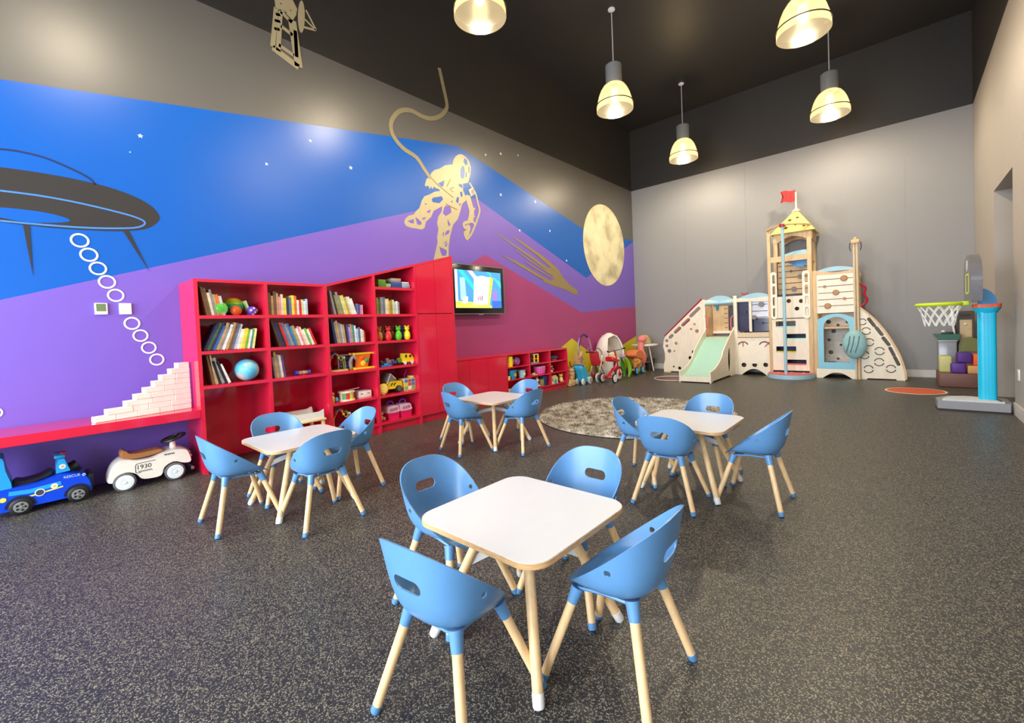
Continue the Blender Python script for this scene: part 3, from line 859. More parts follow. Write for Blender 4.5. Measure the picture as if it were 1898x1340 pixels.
for sx in (-1, 1):
    for sy in (-1, 1):
        tp = Vector((sx * .098, -.005 + sy * .098, .332 if sy < 0 else .307)); ft = Vector((sx * .195, sy * .188, 0)); d = ft - tp
        lg = MB().cyl(tp + d * .12, tp + d * .955, .0162, .0152, 14).build('leg', M_wood, chair0, world=False)
        MB().tube([tp + d * .0, tp + d * .04, tp + d * .165], [.0235, .0215, .0182], 14).build('socket', M_blue, lg, world=False)
        MB().tube([tp + d * .925, tp + d * .985, tp + d * .998], [.0168, .0164, .0135], 14).build('foot_cap', M_blue, lg, world=False)

table0 = thing('play_table', 'x', 'table', (0, 0, 0), 'square white play tables')
TT = .475
MB().prism(rrect(-.305, -.305, .305, .305, .085, 8), .018, FZ(TT - .02)).build('tabletop', M_ply, table0, world=False)
MB().prism(rrect(-.303, -.303, .303, .303, .084, 8), .003, FZ(TT - .003)).build('laminate_surface', M_lam, table0, world=False)
MB().box(-.13, -.13, TT - .034, .13, .13, TT - .02, .004).build('mounting_plate', M_whitepl, table0, world=False)
br = MB()
for sx in (-1, 1):
    for sy in (-1, 1):
        tp = Vector((sx * .10, sy * .10, TT - .03)); ft = Vector((sx * .265, sy * .265, 0)); d = ft - tp
        lg = MB().cyl(tp, tp + d * .93, .0192, .0182, 14).build('leg', M_wood, table0, world=False)
        MB().tube([tp + d * .915, tp + d * .985, tp + d * .998], [.0196, .0192, .0155], 14).build('foot_cap', M_whitepl, lg, world=False)
        p = tp + d * .36
        pts = [Vector((0, 0, TT - .125)), Vector((p.x * .5, p.y * .5, TT - .145)), Vector((p.x, p.y, p.z))]
        pr = smooth_pts([tuple(q) for q in pts], 4)
        nrm = Vector((-sy, sx, 0)).normalized() * .007
        for a, b in zip(pr[:-1], pr[1:]):
            a, b = Vector(a), Vector(b); h = Vector((0, 0, .017))
            br._add([a - nrm - h, a + nrm - h, a + nrm + h, a - nrm + h, b - nrm - h, b + nrm - h, b + nrm + h, b - nrm + h],
                    [(0, 1, 2, 3), (4, 7, 6, 5), (0, 4, 5, 1), (1, 5, 6, 2), (2, 6, 7, 3), (3, 7, 4, 0)])
br.build('cross_brace', M_whitepl, table0, world=False)

TABLES = [((-1.130, 1.285), 'nearest to the camera', 'the nearest table'),
          ((-1.165, 3.195), 'standing right of centre by the shaggy rug', 'the right-hand table'),
          ((-3.265, 1.300), 'in front of the tall red bookcase', 'the table before the bookcase'),
          ((-3.225, 3.265), 'farthest back, in front of the low red cabinet', 'the farthest table')]
CHAIRS = [  # per table: camera-side left (S, faces +Y), right (E), back left (W), back right (N): x, y, turn
    [(-1.085, .890, 5, 'front left'), (-.748, 1.322, 92, 'front right'), (-1.505, 1.235, -90, 'back left'), (-1.117, 1.62, 180, 'back right')],
    [(-1.170, 2.842, 4, 'front left'), (-.740, 3.157, 90, 'front right'), (-1.515, 3.17, -92, 'back left'), (-1.150, 3.475, 178, 'back right')],
    [(-3.286, .911, 0, 'front left'), (-2.862, 1.25, 92, 'front right'), (-3.525, 1.278, -90, 'back left'), (-3.258, 1.652, 180, 'back right')],
    [(-3.253, 2.89, -12, 'front left'), (-2.82, 3.237, 88, 'front right'), (-3.605, 3.19, -92, 'back left'), (-3.17, 3.61, 180, 'back right')]]
first_t = first_c = True
for (pos, tl, ref), chs in zip(TABLES, CHAIRS):
    lab = 'square white play table with wooden legs, ' + tl
    if first_t:
        table0.location = (pos[0], pos[1], 0); table0['label'] = lab; first_t = False
    else:
        copy_thing(table0, (pos[0], pos[1], 0), 0, lab)
    for x, y, a, side in chs:
        lab = 'blue bucket chair with slotted back at the %s of %s' % (side, ref)
        if first_c:
            chair0.location = (x, y, 0); chair0.rotation_euler = (0, 0, math.radians(a)); chair0['label'] = lab; first_c = False
        else:
            copy_thing(chair0, (x, y, 0), math.radians(a), lab)

# ================================================================== PENDANT LAMPS
def shade_mat():
    m = bpy.data.materials.new('prismatic_shade')
    m.use_nodes = True
    nt = m.node_tree; nt.nodes.clear()
    out = nt.nodes.new('ShaderNodeOutputMaterial')
    tc = nt.nodes.new('ShaderNodeTexCoord')
    nz = nt.nodes.new('ShaderNodeTexNoise'); nz.inputs['Scale'].default_value = 4.0
    nt.links.new(tc.outputs['Object'], nz.inputs['Vector'])
    rp = nt.nodes.new('ShaderNodeValToRGB')
    rp.color_ramp.elements[0].position = .35; rp.color_ramp.elements[0].color = (.045, .032, .014, 1)
    rp.color_ramp.elements[1].position = .7; rp.color_ramp.elements[1].color = (.11, .082, .04, 1)
    nt.links.new(nz.outputs['Fac'], rp.inputs['Fac'])
    tr = nt.nodes.new('ShaderNodeBsdfTranslucent'); nt.links.new(rp.outputs['Color'], tr.inputs['Color'])
    tp = nt.nodes.new('ShaderNodeBsdfTransparent'); tp.inputs['Color'].default_value = (1, .93, .78, 1)
    gl = nt.nodes.new('ShaderNodeBsdfGlossy'); gl.inputs['Roughness'].default_value = .15
    em = nt.nodes.new('ShaderNodeEmission'); em.inputs['Color'].default_value = (1, .80, .48, 1); em.inputs['Strength'].default_value = .30
    m1 = nt.nodes.new('ShaderNodeMixShader'); m1.inputs[0].default_value = .45
    nt.links.new(tr.outputs[0], m1.inputs[1]); nt.links.new(tp.outputs[0], m1.inputs[2])
    m2 = nt.nodes.new('ShaderNodeMixShader'); m2.inputs[0].default_value = .08
    nt.links.new(m1.outputs[0], m2.inputs[1]); nt.links.new(gl.outputs[0], m2.inputs[2])
    ad = nt.nodes.new('ShaderNodeAddShader')
    nt.links.new(m2.outputs[0], ad.inputs[0]); nt.links.new(em.outputs[0], ad.inputs[1])
    nt.links.new(ad.outputs[0], out.inputs['Surface'])
    return m
M_shade = shade_mat()
M_bulb = mat('glowing_bulb', (255, 224, 160), .5, var=0, emit=9.0)
lamp0 = thing('pendant_lamp', 'x', 'lamp', (0, 0, 0), 'pendant lamps')
LZ = 4.53
MB().lathe([(.055, HC), (.055, HC - .018), (.02, HC - .04)], 20).build('ceiling_canopy', M_whitepl, lamp0, world=False)
MB().cyl((0, 0, 5.23), (0, 0, HC - .03), .009, n=10).build('rod', mat('rod_grey', (190, 190, 190), .4), lamp0, world=False)
MB().lathe([(.0, 5.245), (.10, 5.24), (.125, 5.22), (.125, 4.96), (.118, 4.93), (.0, 4.93)], 28).build('housing', M_greymetal, lamp0, world=False)
prof = [(.115, 4.935), (.165, 4.90), (.205, 4.84), (.235, 4.77), (.258, 4.69), (.272, 4.61), (.278, LZ + .06), (.280, LZ)]
sh_ = MB().lathe(prof + [(r - .006, z) for r, z in prof[::-1]], 40, cap=False).build('shade', M_shade, lamp0, world=False, ang=60)
MB().ring((0, 0, LZ + .085), .2835, .0075, n=40, m=6).build('wire_ring', M_black, lamp0, world=False)
MB().ball((0, 0, 4.76), (.06, .06, .11), 14, 10).build('bulb', M_bulb, lamp0, world=False)
pl = bpy.data.lights.new('lamp_glow', 'POINT')
pl.energy = LAMP_W; pl.color = (1.0, .85, .62); pl.shadow_soft_size = .09
plo = bpy.data.objects.new('lamp_glow', pl); COL.objects.link(plo); plo.parent = lamp0; plo.location = (0, 0, 4.60)
LAMPS = [((-3.33, 3.43), 'bell pendant lamp cut off by the top edge, left of centre'), ((-3.32, 6.36), 'bell pendant lamp with grey housing hanging near the middle of the ceiling'),
         ((-3.35, 9.33), 'farthest left pendant lamp, hanging closest to the corner with the moon'), ((-.86, 9.22), 'bell pendant lamp hanging nearest above the play tower, right side'),
         ((-.83, 6.34), 'large bell pendant lamp at the upper right, partly cut off'), ((-.85, 3.4), 'bell pendant lamp hanging above the right-hand table'),
         ((-3.33, .5), 'bell pendant lamp hanging above the table before the bookcase')]
for k, ((x, y), lab) in enumerate(LAMPS):
    if k == 0:
        lamp0.location = (x, y, 0); lamp0['label'] = lab
    else:
        copy_thing(lamp0, (x, y, 0), 0, lab)

# ================================================================== FLOOR COVERINGS
M_rug = ramp_mat('shag_wool', [(.3, (104, 94, 80)), (.42, (156, 146, 130)), (.55, (196, 190, 178)), (.7, (222, 218, 210))], 9.0, .95, detail=8)
rug = thing('shaggy_rug', 'round shaggy grey-beige rug lying behind the tables', 'rug', (-2.60, 5.2, 0))
MB().lathe([(0, 0), (1.20, 0), (1.22, .008), (1.19, .018), (0, .02)], 72, (-2.60, 5.2, .0005)).build('rug_base', M_rug, rug)
Rr = random.Random(5); pv = []; pf = []
for k in range(20000):
    r = 1.21 * math.sqrt(Rr.random()); t = Rr.uniform(0, 2 * PI); x, y = -2.60 + r * math.cos(t), 5.2 + r * math.sin(t)
    a = Rr.uniform(0, 2 * PI); l = Rr.uniform(.015, .035); w = .006; b = len(pv)
    dx, dy = math.cos(a), math.sin(a)
    pv += [(x - dy * w, y + dx * w, .016), (x + dy * w, y - dx * w, .016), (x + dx * l, y + dy * l, .016 + Rr.uniform(.012, .03))]
    pf.append((b, b + 1, b + 2))
pm = MB(); pm._add(pv, pf); pm.build('rug_pile', M_rug, rug, ang=0, kind='stuff')
mt = thing('floor_spot', 'flat round orange floor spot with cream edge beside the hoop', 'mat', (.125, 8.77, 0))
MB().lathe([(0, 0), (.345, 0), (.345, .003), (0, .003)], 48, (.125, 8.77, .0004)).build('spot_edge', mat('cream_edge', (236, 214, 176), .6), mt)
MB().lathe([(0, .003), (.32, .003), (.32, .0042), (0, .0042)], 48, (.125, 8.77, .0004)).build('spot_face', mat('burnt_orange', (206, 92, 54), .6), mt)
hh = MB().ring((-3.52, 8.82, .012), .36, .011, n=48, m=8).build('hula_hoop', mat('pale_pink_plastic', (214, 176, 166), .35))
tag(hh, 'thin pale pink hula hoop lying on the floor beside the slide', 'hoop')

# ================================================================== PLAY TOWER
YT = 10.0
PT = thing('play_tower', 'birch plywood castle play tower with slide, yellow roof and climbing wing', 'play tower', (-2.0, 10.2, 0))
def TP(p, Y=YT):
    x, z = wy(1210 + p[0] / 3.527, 340 + p[1] / 3.527, Y)
    return (x - .022 * (z - 1.0), max(z, 0.0))
def TQ(pts, Y=YT):
    return [TP(p, Y) for p in pts]
def TR(p, r, Y=YT, n=18):        # a round hole of r sheet units
    c = TP(p, Y); e = TP((p[0] + r, p[1]), Y)
    return circ(c[0], c[1], abs(e[0] - c[0]) * .96, n)
def TS(a, b, w, Y=YT):
    A, B = TP(a, Y), TP(b, Y)
    return slot(A[0], A[1], B[0], B[1], w)
def rect(x0, z0, x1, z1):
    return [(x0, z0), (x1, z0), (x1, z1), (x0, z1)]
def panel(name, outline, m, Y=YT, t=.02, holes=(), parent=PT):
    return MB().prism(outline, t, FY(Y), holes).build(name, m, parent)
M_bead = [mat('bead_wood', (176, 124, 66), .4), mat('bead_grey', (120, 116, 112), .4), mat('bead_dark', (52, 46, 44), .4)]
M_track = mat('track_groove', (96, 74, 52), .6)
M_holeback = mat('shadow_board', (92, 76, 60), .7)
M_roof = mat('custard_yellow', (246, 226, 132), .45, var=.03)
M_pinkstep = mat('coral_rubber', (214, 104, 106), .6, var=.06)
X1 = TP((335, 1000))[0]; X2 = TP((541, 1000))[0]; X3 = TP((771, 1000))[0]; X4 = TP((1034, 1000))[0]; X5 = TP((1338, 1000))[0]
# back boards give the structure its depth
def post(x, z1, Y=YT, w=.07, m=M_birch, z0=0.0):
    MB().box(x - w / 2, Y, z0, x + w / 2, Y + .05, z1, .008).build('post', m, PT)
post(X1, 1.62); post(X2, 1.66); post(X3, 2.90, YT - .02, .06, M_tan); post(X4, 2.90, YT - .02, .075, M_tan); post(X5, 2.02, YT, .08, M_tan)
for x, z in ((X1, 1.6), (X2, 1.6), (X3, 2.8), (X4, 2.8), (X5, 1.95), (TP((1062, 900))[0], 1.95)):
    post(x, z, YB - .09, .06, M_tan)
post(TP((1062, 900))[0], 2.02, YT, .075, M_tan)
# side rails front to back
for x, z in ((X1, 1.55), (X2, 1.55), (X3, 1.9), (X4, 1.9), (X5, 1.9), (X3, .86), (X4, .86), (X5, .86), (X2, .86), (X1, .86)):
    MB().box(x - .02, YT + .05, z - .06, x + .02, YB - .09, z).build('side_rail', M_tan, PT)
# decks
for a, b, z in ((X1, X2, .80), (X2, X3, .86), (X3, X4, .86), (X4, X5, .95)):
    MB().box(a, YT + .03, z - .03, b, YB - .05, z).build('deck', M_tan, PT)
# left climbing ramp side panel
lp = TQ([(330, 757), (80, 1000)]) + [p for p in TQ([(70, 1025), (65, 1065), (76, 1110), (76, 1150), (66, 1190)])] + [(TP((68, 1235))[0], 0), (TP((100, 1235))[0], 0), (TP((108, 1230))[0], .02), (TP((300, 1230))[0], .02), (TP((308, 1235))[0], 0), (X1, 0), (X1, TP((330, 757))[1])]
hl = [TS((303, 816), (250, 866), .075), TS((234, 890), (196, 925), .075), TS((175, 945), (146, 972), .075), TS((125, 994), (111, 1006), .075)] + [TR(p, r) for p, r in (((90, 1028), 11), ((90, 1062), 10), ((105, 1095), 13), ((150, 1045), 11), ((137, 1095), 5), ((273, 920), 9), ((250, 952), 8), ((288, 965), 13), ((263, 1102), 13), ((240, 1140), 12), ((132, 1197), 6), ((170, 1207), 11))]
panel('ramp_panel', lp, M_birch, YT + .02, .022, hl)
lpb = [(x + .02, z) for x, z in lp]
panel('ramp_panel', lpb, M_tan, YB - .06, .022, [])
a, b = TP((324, 757)), TP((76, 1001))
MB().tube([(a[0], YT + .01, a[1] + .01), (b[0], YT + .01, b[1] + .01)], .017, 10).build('handrail', M_redpaint, PT)
MB().tube([(a[0], YB - .07, a[1] + .01), (b[0], YB - .07, b[1] + .01)], .017, 10).build('handrail', M_redpaint, PT)
MB()._add([(a[0], YT + .04, .80), (b[0], YT + .04, .05), (b[0], YB - .08, .05), (a[0], YB - .08, .80), (a[0], YT + .04, .77), (b[0], YT + .04, .02), (b[0], YB - .08, .02), (a[0], YB - .08, .77)],
          [(0, 1, 2, 3), (7, 6, 5, 4), (0, 4, 5, 1), (1, 5, 6, 2), (2, 6, 7, 3), (3, 7, 4, 0)]).build('ramp_board', M_tan, PT)
# awnings and wavy rails
def awning(pts, Y=YT + .01):
    panel('blue_awning', TQ(pts, Y), M_sky, Y, .02)
awning(smooth_pts([(350, 768), (400, 742), (440, 733), (490, 738), (530, 757)], 4) + [(530, 772)])
awning(smooth_pts([(553, 757), (620, 728), (690, 714), (745, 720), (764, 732)], 4) + [(764, 748), (553, 764)])
awning(smooth_pts([(1085, 572), (1130, 556), (1190, 543), (1250, 540), (1325, 547)], 4) + [(1325, 560), (1085, 582)])
panel('wavy_rail', TQ(smooth_pts([(345, 765), (370, 762), (440, 772), (500, 764), (530, 756)], 3) + [(530, 778), (345, 790)]), M_birch, YT, .02)
panel('wavy_rail', TQ(smooth_pts([(553, 752), (580, 752), (650, 752), (720, 742), (764, 738)], 3) + [(764, 768), (553, 775)]), M_birch, YT, .02)
panel('wavy_rail', TQ(smooth_pts([(1075, 572), (1110, 574), (1190, 580), (1270, 570), (1322, 556)], 3) + [(1322, 582), (1075, 600)]), M_tan, YT, .02)
a, b = TP((347, 785), YT - .03), TP((520, 778), YT - .03)
MB().cyl((a[0], YT - .03, (a[1] + b[1]) / 2), (b[0], YT - .03, (a[1] + b[1]) / 2), .032, n=16).build('roller_bar', M_sky, PT)
MB().prism(TQ([(335, 715), (420, 690), (420, 715), (335, 740)], YB - .2), .02, FY(YB - .2)).build('red_gable', M_redpaint, PT) if False else None
panel('red_gable', TQ([(583, 712), (600, 720), (625, 716), (625, 730), (590, 730)], YB - .1), M_redpaint, YB - .1, .02)
# first bay interior: play board with bead tracks and dark chalkboard
z0 = TP((400, 968))[1]; z1 = TP((400, 800))[1]
ib = panel('play_board', rect(X1 + .04, z0, TP((450, 900))[0], z1), M_tan, YB - .12, .02)
for k in range(5):
    z = z0 + (z1 - z0) * (.12 + .19 * k)
    MB().box(X1 + .28, YB - .142, z - .006, TP((446, 900))[0], YB - .139, z + .006).build('bead_track', M_track, ib)
panel('blue_droplet', TQ([(413, 796), (437, 796), (433, 825), (426, 832), (418, 826)], YB - .15), mat('teal_paint', (44, 128, 164), .4), YB - .15, .015)
panel('chalkboard', rect(TP((456, 900))[0], z0, X2 + .10, z1), mat('chalkboard_slate', (62, 64, 72), .4, var=.2, scale=30), YB - .13, .02)
panel('board_rail', rect(X1 + .04, z0 - .06, X2 - .03, z0), M_birch, YB - .15, .02)
# handles
for x0, xs, tone in ((345, 10, 1), (528, -10, 1)):
    c = TP((x0, 915)); h = .17
    MB().tube([(c[0] + (.05 * s_ * (1 if xs > 0 else -1)), YT - .02, c[1] + dz) for s_, dz in ((0, h), (.8, h * .7), (1.0, 0), (.8, -h * .7), (0, -h))], .013, 8).build('pink_handle', mat('pink_handle', (226, 112, 124), .35), PT)
# slide
sxa, sxb = fl(1210 + 180 / 3.527, 340 + 1296 / 3.527)[0], fl(1210 + 388 / 3.527, 340 + 1306 / 3.527)[0]
ye = 8.42
prof = smooth_pts([(YT, .80), (9.75, .70), (9.3, .44), (8.95, .24), (8.65, .14), (ye + .03, .115)], 5)
bed = MB()
vs = []; fs = []
for x in (sxa + .02, sxb - .02):
    for y, z in prof: vs.append((x, y, z))
n = len(prof)
for k in range(n - 1): fs.append((k, k + 1, n + k + 1, n + k))
vs2 = [(x, y, z - .02) for x, y, z in vs]
bed._add(vs + vs2, fs + [tuple(2 * n + i for i in reversed(f)) for f in fs] + [(0, n, 3 * n, 2 * n), (n - 1, 2 * n - 1, 4 * n - 1, 3 * n - 1)] + [(k, k + 1, 2 * n + k + 1, 2 * n + k) for k in range(n - 1)] + [(n + k, n + k + 1, 3 * n + k + 1, 3 * n + k) for k in range(n - 1)])
sl = bed.build('slide_bed', M_mint, PT)
side = [(YT, 0), (YT, 1.0)] + [(y, z + (.15 if y > 9.2 else .10)) for y, z in prof[2:]] + [(ye, .205), (ye, 0), (ye + .06, 0), (ye + .12, .03), (9.6, .03), (9.7, 0)]
for x, hs in ((sxa, []), (sxb - .022, [circ(9.62, .33, .09, 20, ry=.26)])):
    MB().prism(side, .022, FX(x), hs).build('slide_side', M_birch, PT)
MB().box(sxa + .02, ye + .01, .02, sxb - .02, ye + .03, .115).build('slide_lip', M_birch, PT)
MB().cyl((sxb - .03, 9.62, .33), (sxb - .025, 9.62, .33), .08, n=18).build('slide_hole_liner', mat('dark_plum', (70, 30, 50), .5), PT) if False else None
# face bay: lower panel, dials, window
fx0, fx1 = X2 + .035, X3 - .03
zt = TP((650, 1008))[1]; arch = TP((650, 1212))[1]
fo = [(fx0, zt), (fx0, 0), (fx0 + .06, 0)] + [(fx0 + .06 + (fx1 - fx0 - .12) * k / 12, .13 * math.sin(PI * k / 12)) for k in range(1, 12)] + [(fx1 - .06, 0), (fx1, 0), (fx1, zt)]
fp = panel('face_panel', fo, M_birch, YT + .02, .022, [TR(p, 17) for p in ((590, 1186), (660, 1186), (732, 1186))])
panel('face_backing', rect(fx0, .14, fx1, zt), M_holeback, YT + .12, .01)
MB().prism(rrect(fx0 + .03, .24, fx1 - .03, zt - .07, .18, 8), .004, FY(YT - .002)).build('pale_face_board', mat('pale_birch', (246, 238, 220), .42, var=.03), fp)
for cx, pt in ((588, (588, 1066)), (728, (735, 1062))):
    c = TP((cx, 1062)); r = .095
    MB().stroke([(c[0] + r * math.cos(PI * k / 10), c[1] + r * math.sin(PI * k / 10) * .9) for k in range(1, 10)], .022, .004, FY(YT - .006)).build('dial_arc', M_bead[2], fp, ang=0)
    e = (c[0] + (.0 if cx == 588 else .07), c[1] + (.075 if cx == 588 else .055))
    MB().stroke([(c[0], c[1] - .02), e], [.014, .02], .005, FY(YT - .007)).build('dial_pointer', M_redpaint, fp, ang=0)
    MB().stroke([(e[0] - .03, e[1] + .012), (e[0] + .03, e[1] + .012)], .02, .005, FY(YT - .007)).build('dial_tip', M_redpaint, fp, ang=0)
zs0, zs1 = TP((650, 968))[1], TP((650, 770))[1]
panel('window_sill_board', rect(fx0, zt + .01, fx1, zs0 - .02), mat('pale_ash', (226, 206, 176), .5, var=.08), YT + .01, .03)
xm = TP((640, 900))[0]
panel('window_backing', rect(fx0, zs0, fx1, zs1), M_navy, YT + .10, .01)
panel('window_mullion', rect(xm - .025, zs0, xm + .025, zs1), M_birch, YT + .02, .03)
wp = panel('window_reflection_panel', rect(xm + .03, TP((700, 880))[1], fx1, zs1), mat('pale_reflection_tone', (214, 216, 232), .15, var=.06), YT + .03, .012)  # pale panel paints a bright reflection over the dark window's upper right
for (xa, za), (xb, zb_), bead in (((585, 797), (752, 790), ((712, 793), 15, 1)), ((600, 838), (752, 832), ((603, 838), 6, 2)), ((590, 878), (752, 874), ((665, 877), 13, 1)), ((655, 915), (760, 912), ((712, 914), 6, 2))):
    A, B = TP((xa, za)), TP((xb, zb_))
    MB().box(A[0], YT + .010, A[1] - .006, B[0], YT + .016, A[1] + .006).build('bead_track', M_bead[2], PT)
    c = TP(bead[0]); r = bead[1] / 3.527 * .0123
    MB().lathe([(0, -.02), (r, -.02), (r, .02), (0, .02)], 18, (c[0], YT, A[1]), (0, 1, 0)).build('bead', M_bead[bead[2]], PT)
c = TP((614, 958)); MB().ball((c[0], YT + .01, zs0 + .012), (.04, .03, .03)).build('knob', M_bead[2], PT)
# tower front: stepped slots with coloured treads
tx0, tx1 = X3 + .03, X4 - .035
zq = TP((900, 885))[1]
SLOTS = [((805, 902), (935, 940), M_sky), ((875, 983), (1000, 1020), M_mint), ((805, 1065), (935, 1105), mat('mustard', (206, 180, 60), .5)), ((875, 1150), (1000, 1188), M_pinkstep)]
hs = []
for a, b, m in SLOTS:
    A, B = TP(a), TP((b[0], b[1]))
    hs.append((A[0], B[1], B[0], A[1]))
tfp = panel('climbing_panel', [(tx0, .12), (tx1, .12), (tx1, zq), (tx0, zq)], M_birch, YT, .022, [rrect(q[0], q[1], q[2], q[3], .01, 2) for q in hs])
for q, (a, b, m) in zip(hs, SLOTS):
    MB().box(q[0], YT, q[1] - .004, q[2], YT + .18, q[1] + .028).build('tread', m, PT)
panel('tower_backing', rect(tx0, .05, tx1, .83), mat('deep_blue_board', (52, 78, 128), .5, var=.2, scale=4), YB - .2, .01)
zh0, zh1 = TP((930, 878))[1], TP((930, 735))[1]
panel('hole_panel', rect(tx0 + .05, zh0, tx1, zh1), M_birch, YT + .005, .02, [TR(p, r) for p, r in (((893, 768), 16), ((975, 768), 16), ((946, 818), 16), ((1008, 805), 8))])
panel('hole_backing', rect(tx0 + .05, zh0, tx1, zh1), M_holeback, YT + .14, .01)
zb0, zb1 = TP((920, 715))[1], TP((920, 500))[1]
bp_ = panel('bead_board', rect(tx0 + .04, zb0, tx1, zb1), M_tan, YB - .2, .02)
for yy, bd in ((535, None), (572, (912, 6, 2)), (612, (970, 12, 1)), (650, None), (690, (930, 14, 1))):
    z = TP((920, yy), YB - .22)[1]
    MB().box(tx0 + .05, YB - .224, z - .007, tx1 - .02, YB - .22, z + .007).build('bead_track', M_track, bp_)
    if bd:
        r = bd[1] / 3.527 * .0126
        MB().lathe([(0, -.015), (r, -.015), (r, .015), (0, .015)], 18, (TP((bd[0], yy), YB - .22)[0], YB - .225, z), (0, 1, 0)).build('bead', M_bead[bd[2]], bp_)
zc0 = TP((960, 500))[1]
panel('cloud_board', TQ(smooth_pts([(903, 512), (905, 492), (1018, 480), (1018, 535), (1005, 530), (990, 552), (975, 540), (955, 552), (945, 540), (925, 540), (922, 525), (908, 525)], 3, True), YT + .12), mat('cloud_blue', (52, 132, 200), .4), YT + .12, .02)
panel('lookout_rail', rect(tx0, zc0, tx1, zc0 + .11), M_tan, YT + .02, .03)
panel('lookout_awning', [(tx0 + .14, zc0 + .11)] + [(tx0 + .14 + (tx1 - tx0 - .14) * k / 8, zc0 + .11 + .085 * math.sin(PI * .62 * k / 8)) for k in range(1, 9)] + [(tx1, zc0 + .11)], M_sky, YT + .06, .02)
# lookout arch and roof
RW = X4 - X3 + .02; rx0 = X3 + .09; rx1 = X4 + .05; rzb = 2.80; ry0, ry1 = YT - .03, YT - .03 + (rx1 - rx0)
ry1 = min(ry1, YB - .03)
ar = [(rx0, rzb - .17), (rx0, rzb), (rx1, rzb), (rx1, rzb - .17)] + [(rx1 - .06 - (rx1 - rx0 - .12) * k / 10, rzb - .17 + .10 * math.sin(PI * k / 10)) for k in range(0, 11)]
panel('lookout_arch', ar, M_tan, YT + .03, .03)
panel('lookout_arch', ar, M_tan, YB - .08, .03)
for x in (rx0 + .03, rx1 - .06):
    MB().box(x - .03, YT + .01, zc0, x + .03, YT + .06, rzb, .006).build('lookout_post', M_tan, PT)
    MB().box(x - .03, YB - .12, zc0, x + .03, YB - .07, rzb, .006).build('lookout_post', M_tan, PT)
for x in (rx1 - .03,):
    MB().box(x, YT + .05, rzb - .7, x + .02, YB - .08, rzb).build('lookout_side', M_tan, PT) if False else None
    MB().box(x, YT + .05, rzb - .16, x + .02, YB - .08, rzb).build('lookout_side_rail', M_tan, PT)
apx = Vector(((rx0 + rx1) / 2 + .03, (ry0 + ry1) / 2, 3.27))
cs = [Vector((rx0 - .04, ry0 - .03, rzb - .01)), Vector((rx1 + .04, ry0 - .03, rzb - .01)), Vector((rx1 + .04, ry1, rzb - .01)), Vector((rx0 - .04, ry1, rzb - .01))]
for k in range(4):
    p, q = cs[k], cs[(k + 1) % 4]
    u = (q - p).normalized(); mid = (p + q) / 2; v = (apx - mid); Lh = v.length; v = v.normalized(); nn = u.cross(v).normalized()
    w2 = (q - p).length / 2
    holes = [circ(a * w2, b * Lh, .028 * sc, 14) for a, b, sc in ((-.32, .22, 1.3), (.12, .3, .8), (.14, .62, .9), (-.2, .55, 1.1), (.52, .2, .9))] if k in (0, 1) else []
    MB().prism([(-w2, 0), (w2, 0), (.012, Lh), (-.012, Lh)], .015, (mid, u, v, nn), holes).build('roof_panel', M_roof, PT)
MB().lathe([(0, 3.24), (.07, 3.24), (.075, 3.26), (.05, 3.275), (.022, 3.30), (.016, 3.34), (.014, 3.62), (0, 3.625)], 16, (apx.x, apx.y, 0)).build('finial', mat('cream_paint', (238, 230, 208), .4), PT)
flz = 3.56
fv = []
for k in range(9):
    s_ = k / 8; fv.append((apx.x - .01 - .25 * s_, apx.y - .02 * math.sin(s_ * 7), .0))
vs = []; fs = []
for k, (x, y, _) in enumerate(fv):
    d = .045 if k == 8 else 0
    vs += [(x, y, flz - .10 - .02 * math.sin(k * .8)), (x + (.08 if k == 8 else 0) * 0, y, flz + .02 - .015 * math.sin(k * .8)), (x, y, flz + .12 - .02 * math.sin(k * .8))]
for k in range(8):
    b = 3 * k
    fs += [(b, b + 3, b + 4, b + 1), (b + 1, b + 4, b + 5, b + 2)]
vs[3 * 8 + 1] = (fv[7][0] + .02, fv[7][1], vs[3 * 8 + 1][2])
fm = MB(); fm._add(vs + [(x, y + .006, z) for x, y, z in vs], fs + [tuple(len(vs) + i for i in reversed(f)) for f in fs])
fm.build('flag', mat('flag_red', (206, 36, 34), .5), PT)
# fireman pole with its curved bracket and base
px_, py_ = TP((863, 900), 9.62)[0], 9.62
MB().cyl((px_, py_, .05), (px_, py_, 2.90), .027, n=16).build('fire_pole', M_sky, PT)
arc = [(X3 - .04 + (X4 + .04 - X3 + .04) * k / 14, YT - .02 - .40 * math.sin(PI * k / 14)) for k in range(15)]
arcin = [(X3 + .03 + (X4 - .03 - X3 - .03) * k / 14, YT - .02 - .33 * math.sin(PI * k / 14)) for k in range(15)]
MB().prism(arc + arcin[::-1], .02, FZ(2.895)).build('pole_bracket', M_tan, PT)
MB().cyl((px_, py_, 2.87), (px_, py_, 2.92), .055, n=14).build('pole_collar', M_redpaint, PT)
bc_ = (X3 + X4) / 2
dsh = [(X3 - .05, YT - .03)] + [(bc_ - (X4 - X3 + .1) / 2 * math.cos(PI * k / 18), YT - .10 - .42 * math.sin(PI * k / 18)) for k in range(19)] + [(X4 + .05, YT - .03)]
MB().prism(dsh, .075, FZ(0.0)).build('base_rim', M_sky, PT)
MB().prism([(bc_ + (x - bc_) * .96, YT - .05 + (y - YT + .05) * .95) for x, y in dsh], .012, FZ(.075)).build('base_mat', M_pinkstep, PT)
for a_ in (-.2, .02, .22):
    MB().cyl((bc_ + a_, YT - .1, .087), (bc_ + a_, YT - .1, .094), .02, n=12).build('rubber_stud', mat('stud_cream', (240, 196, 180), .5), PT)
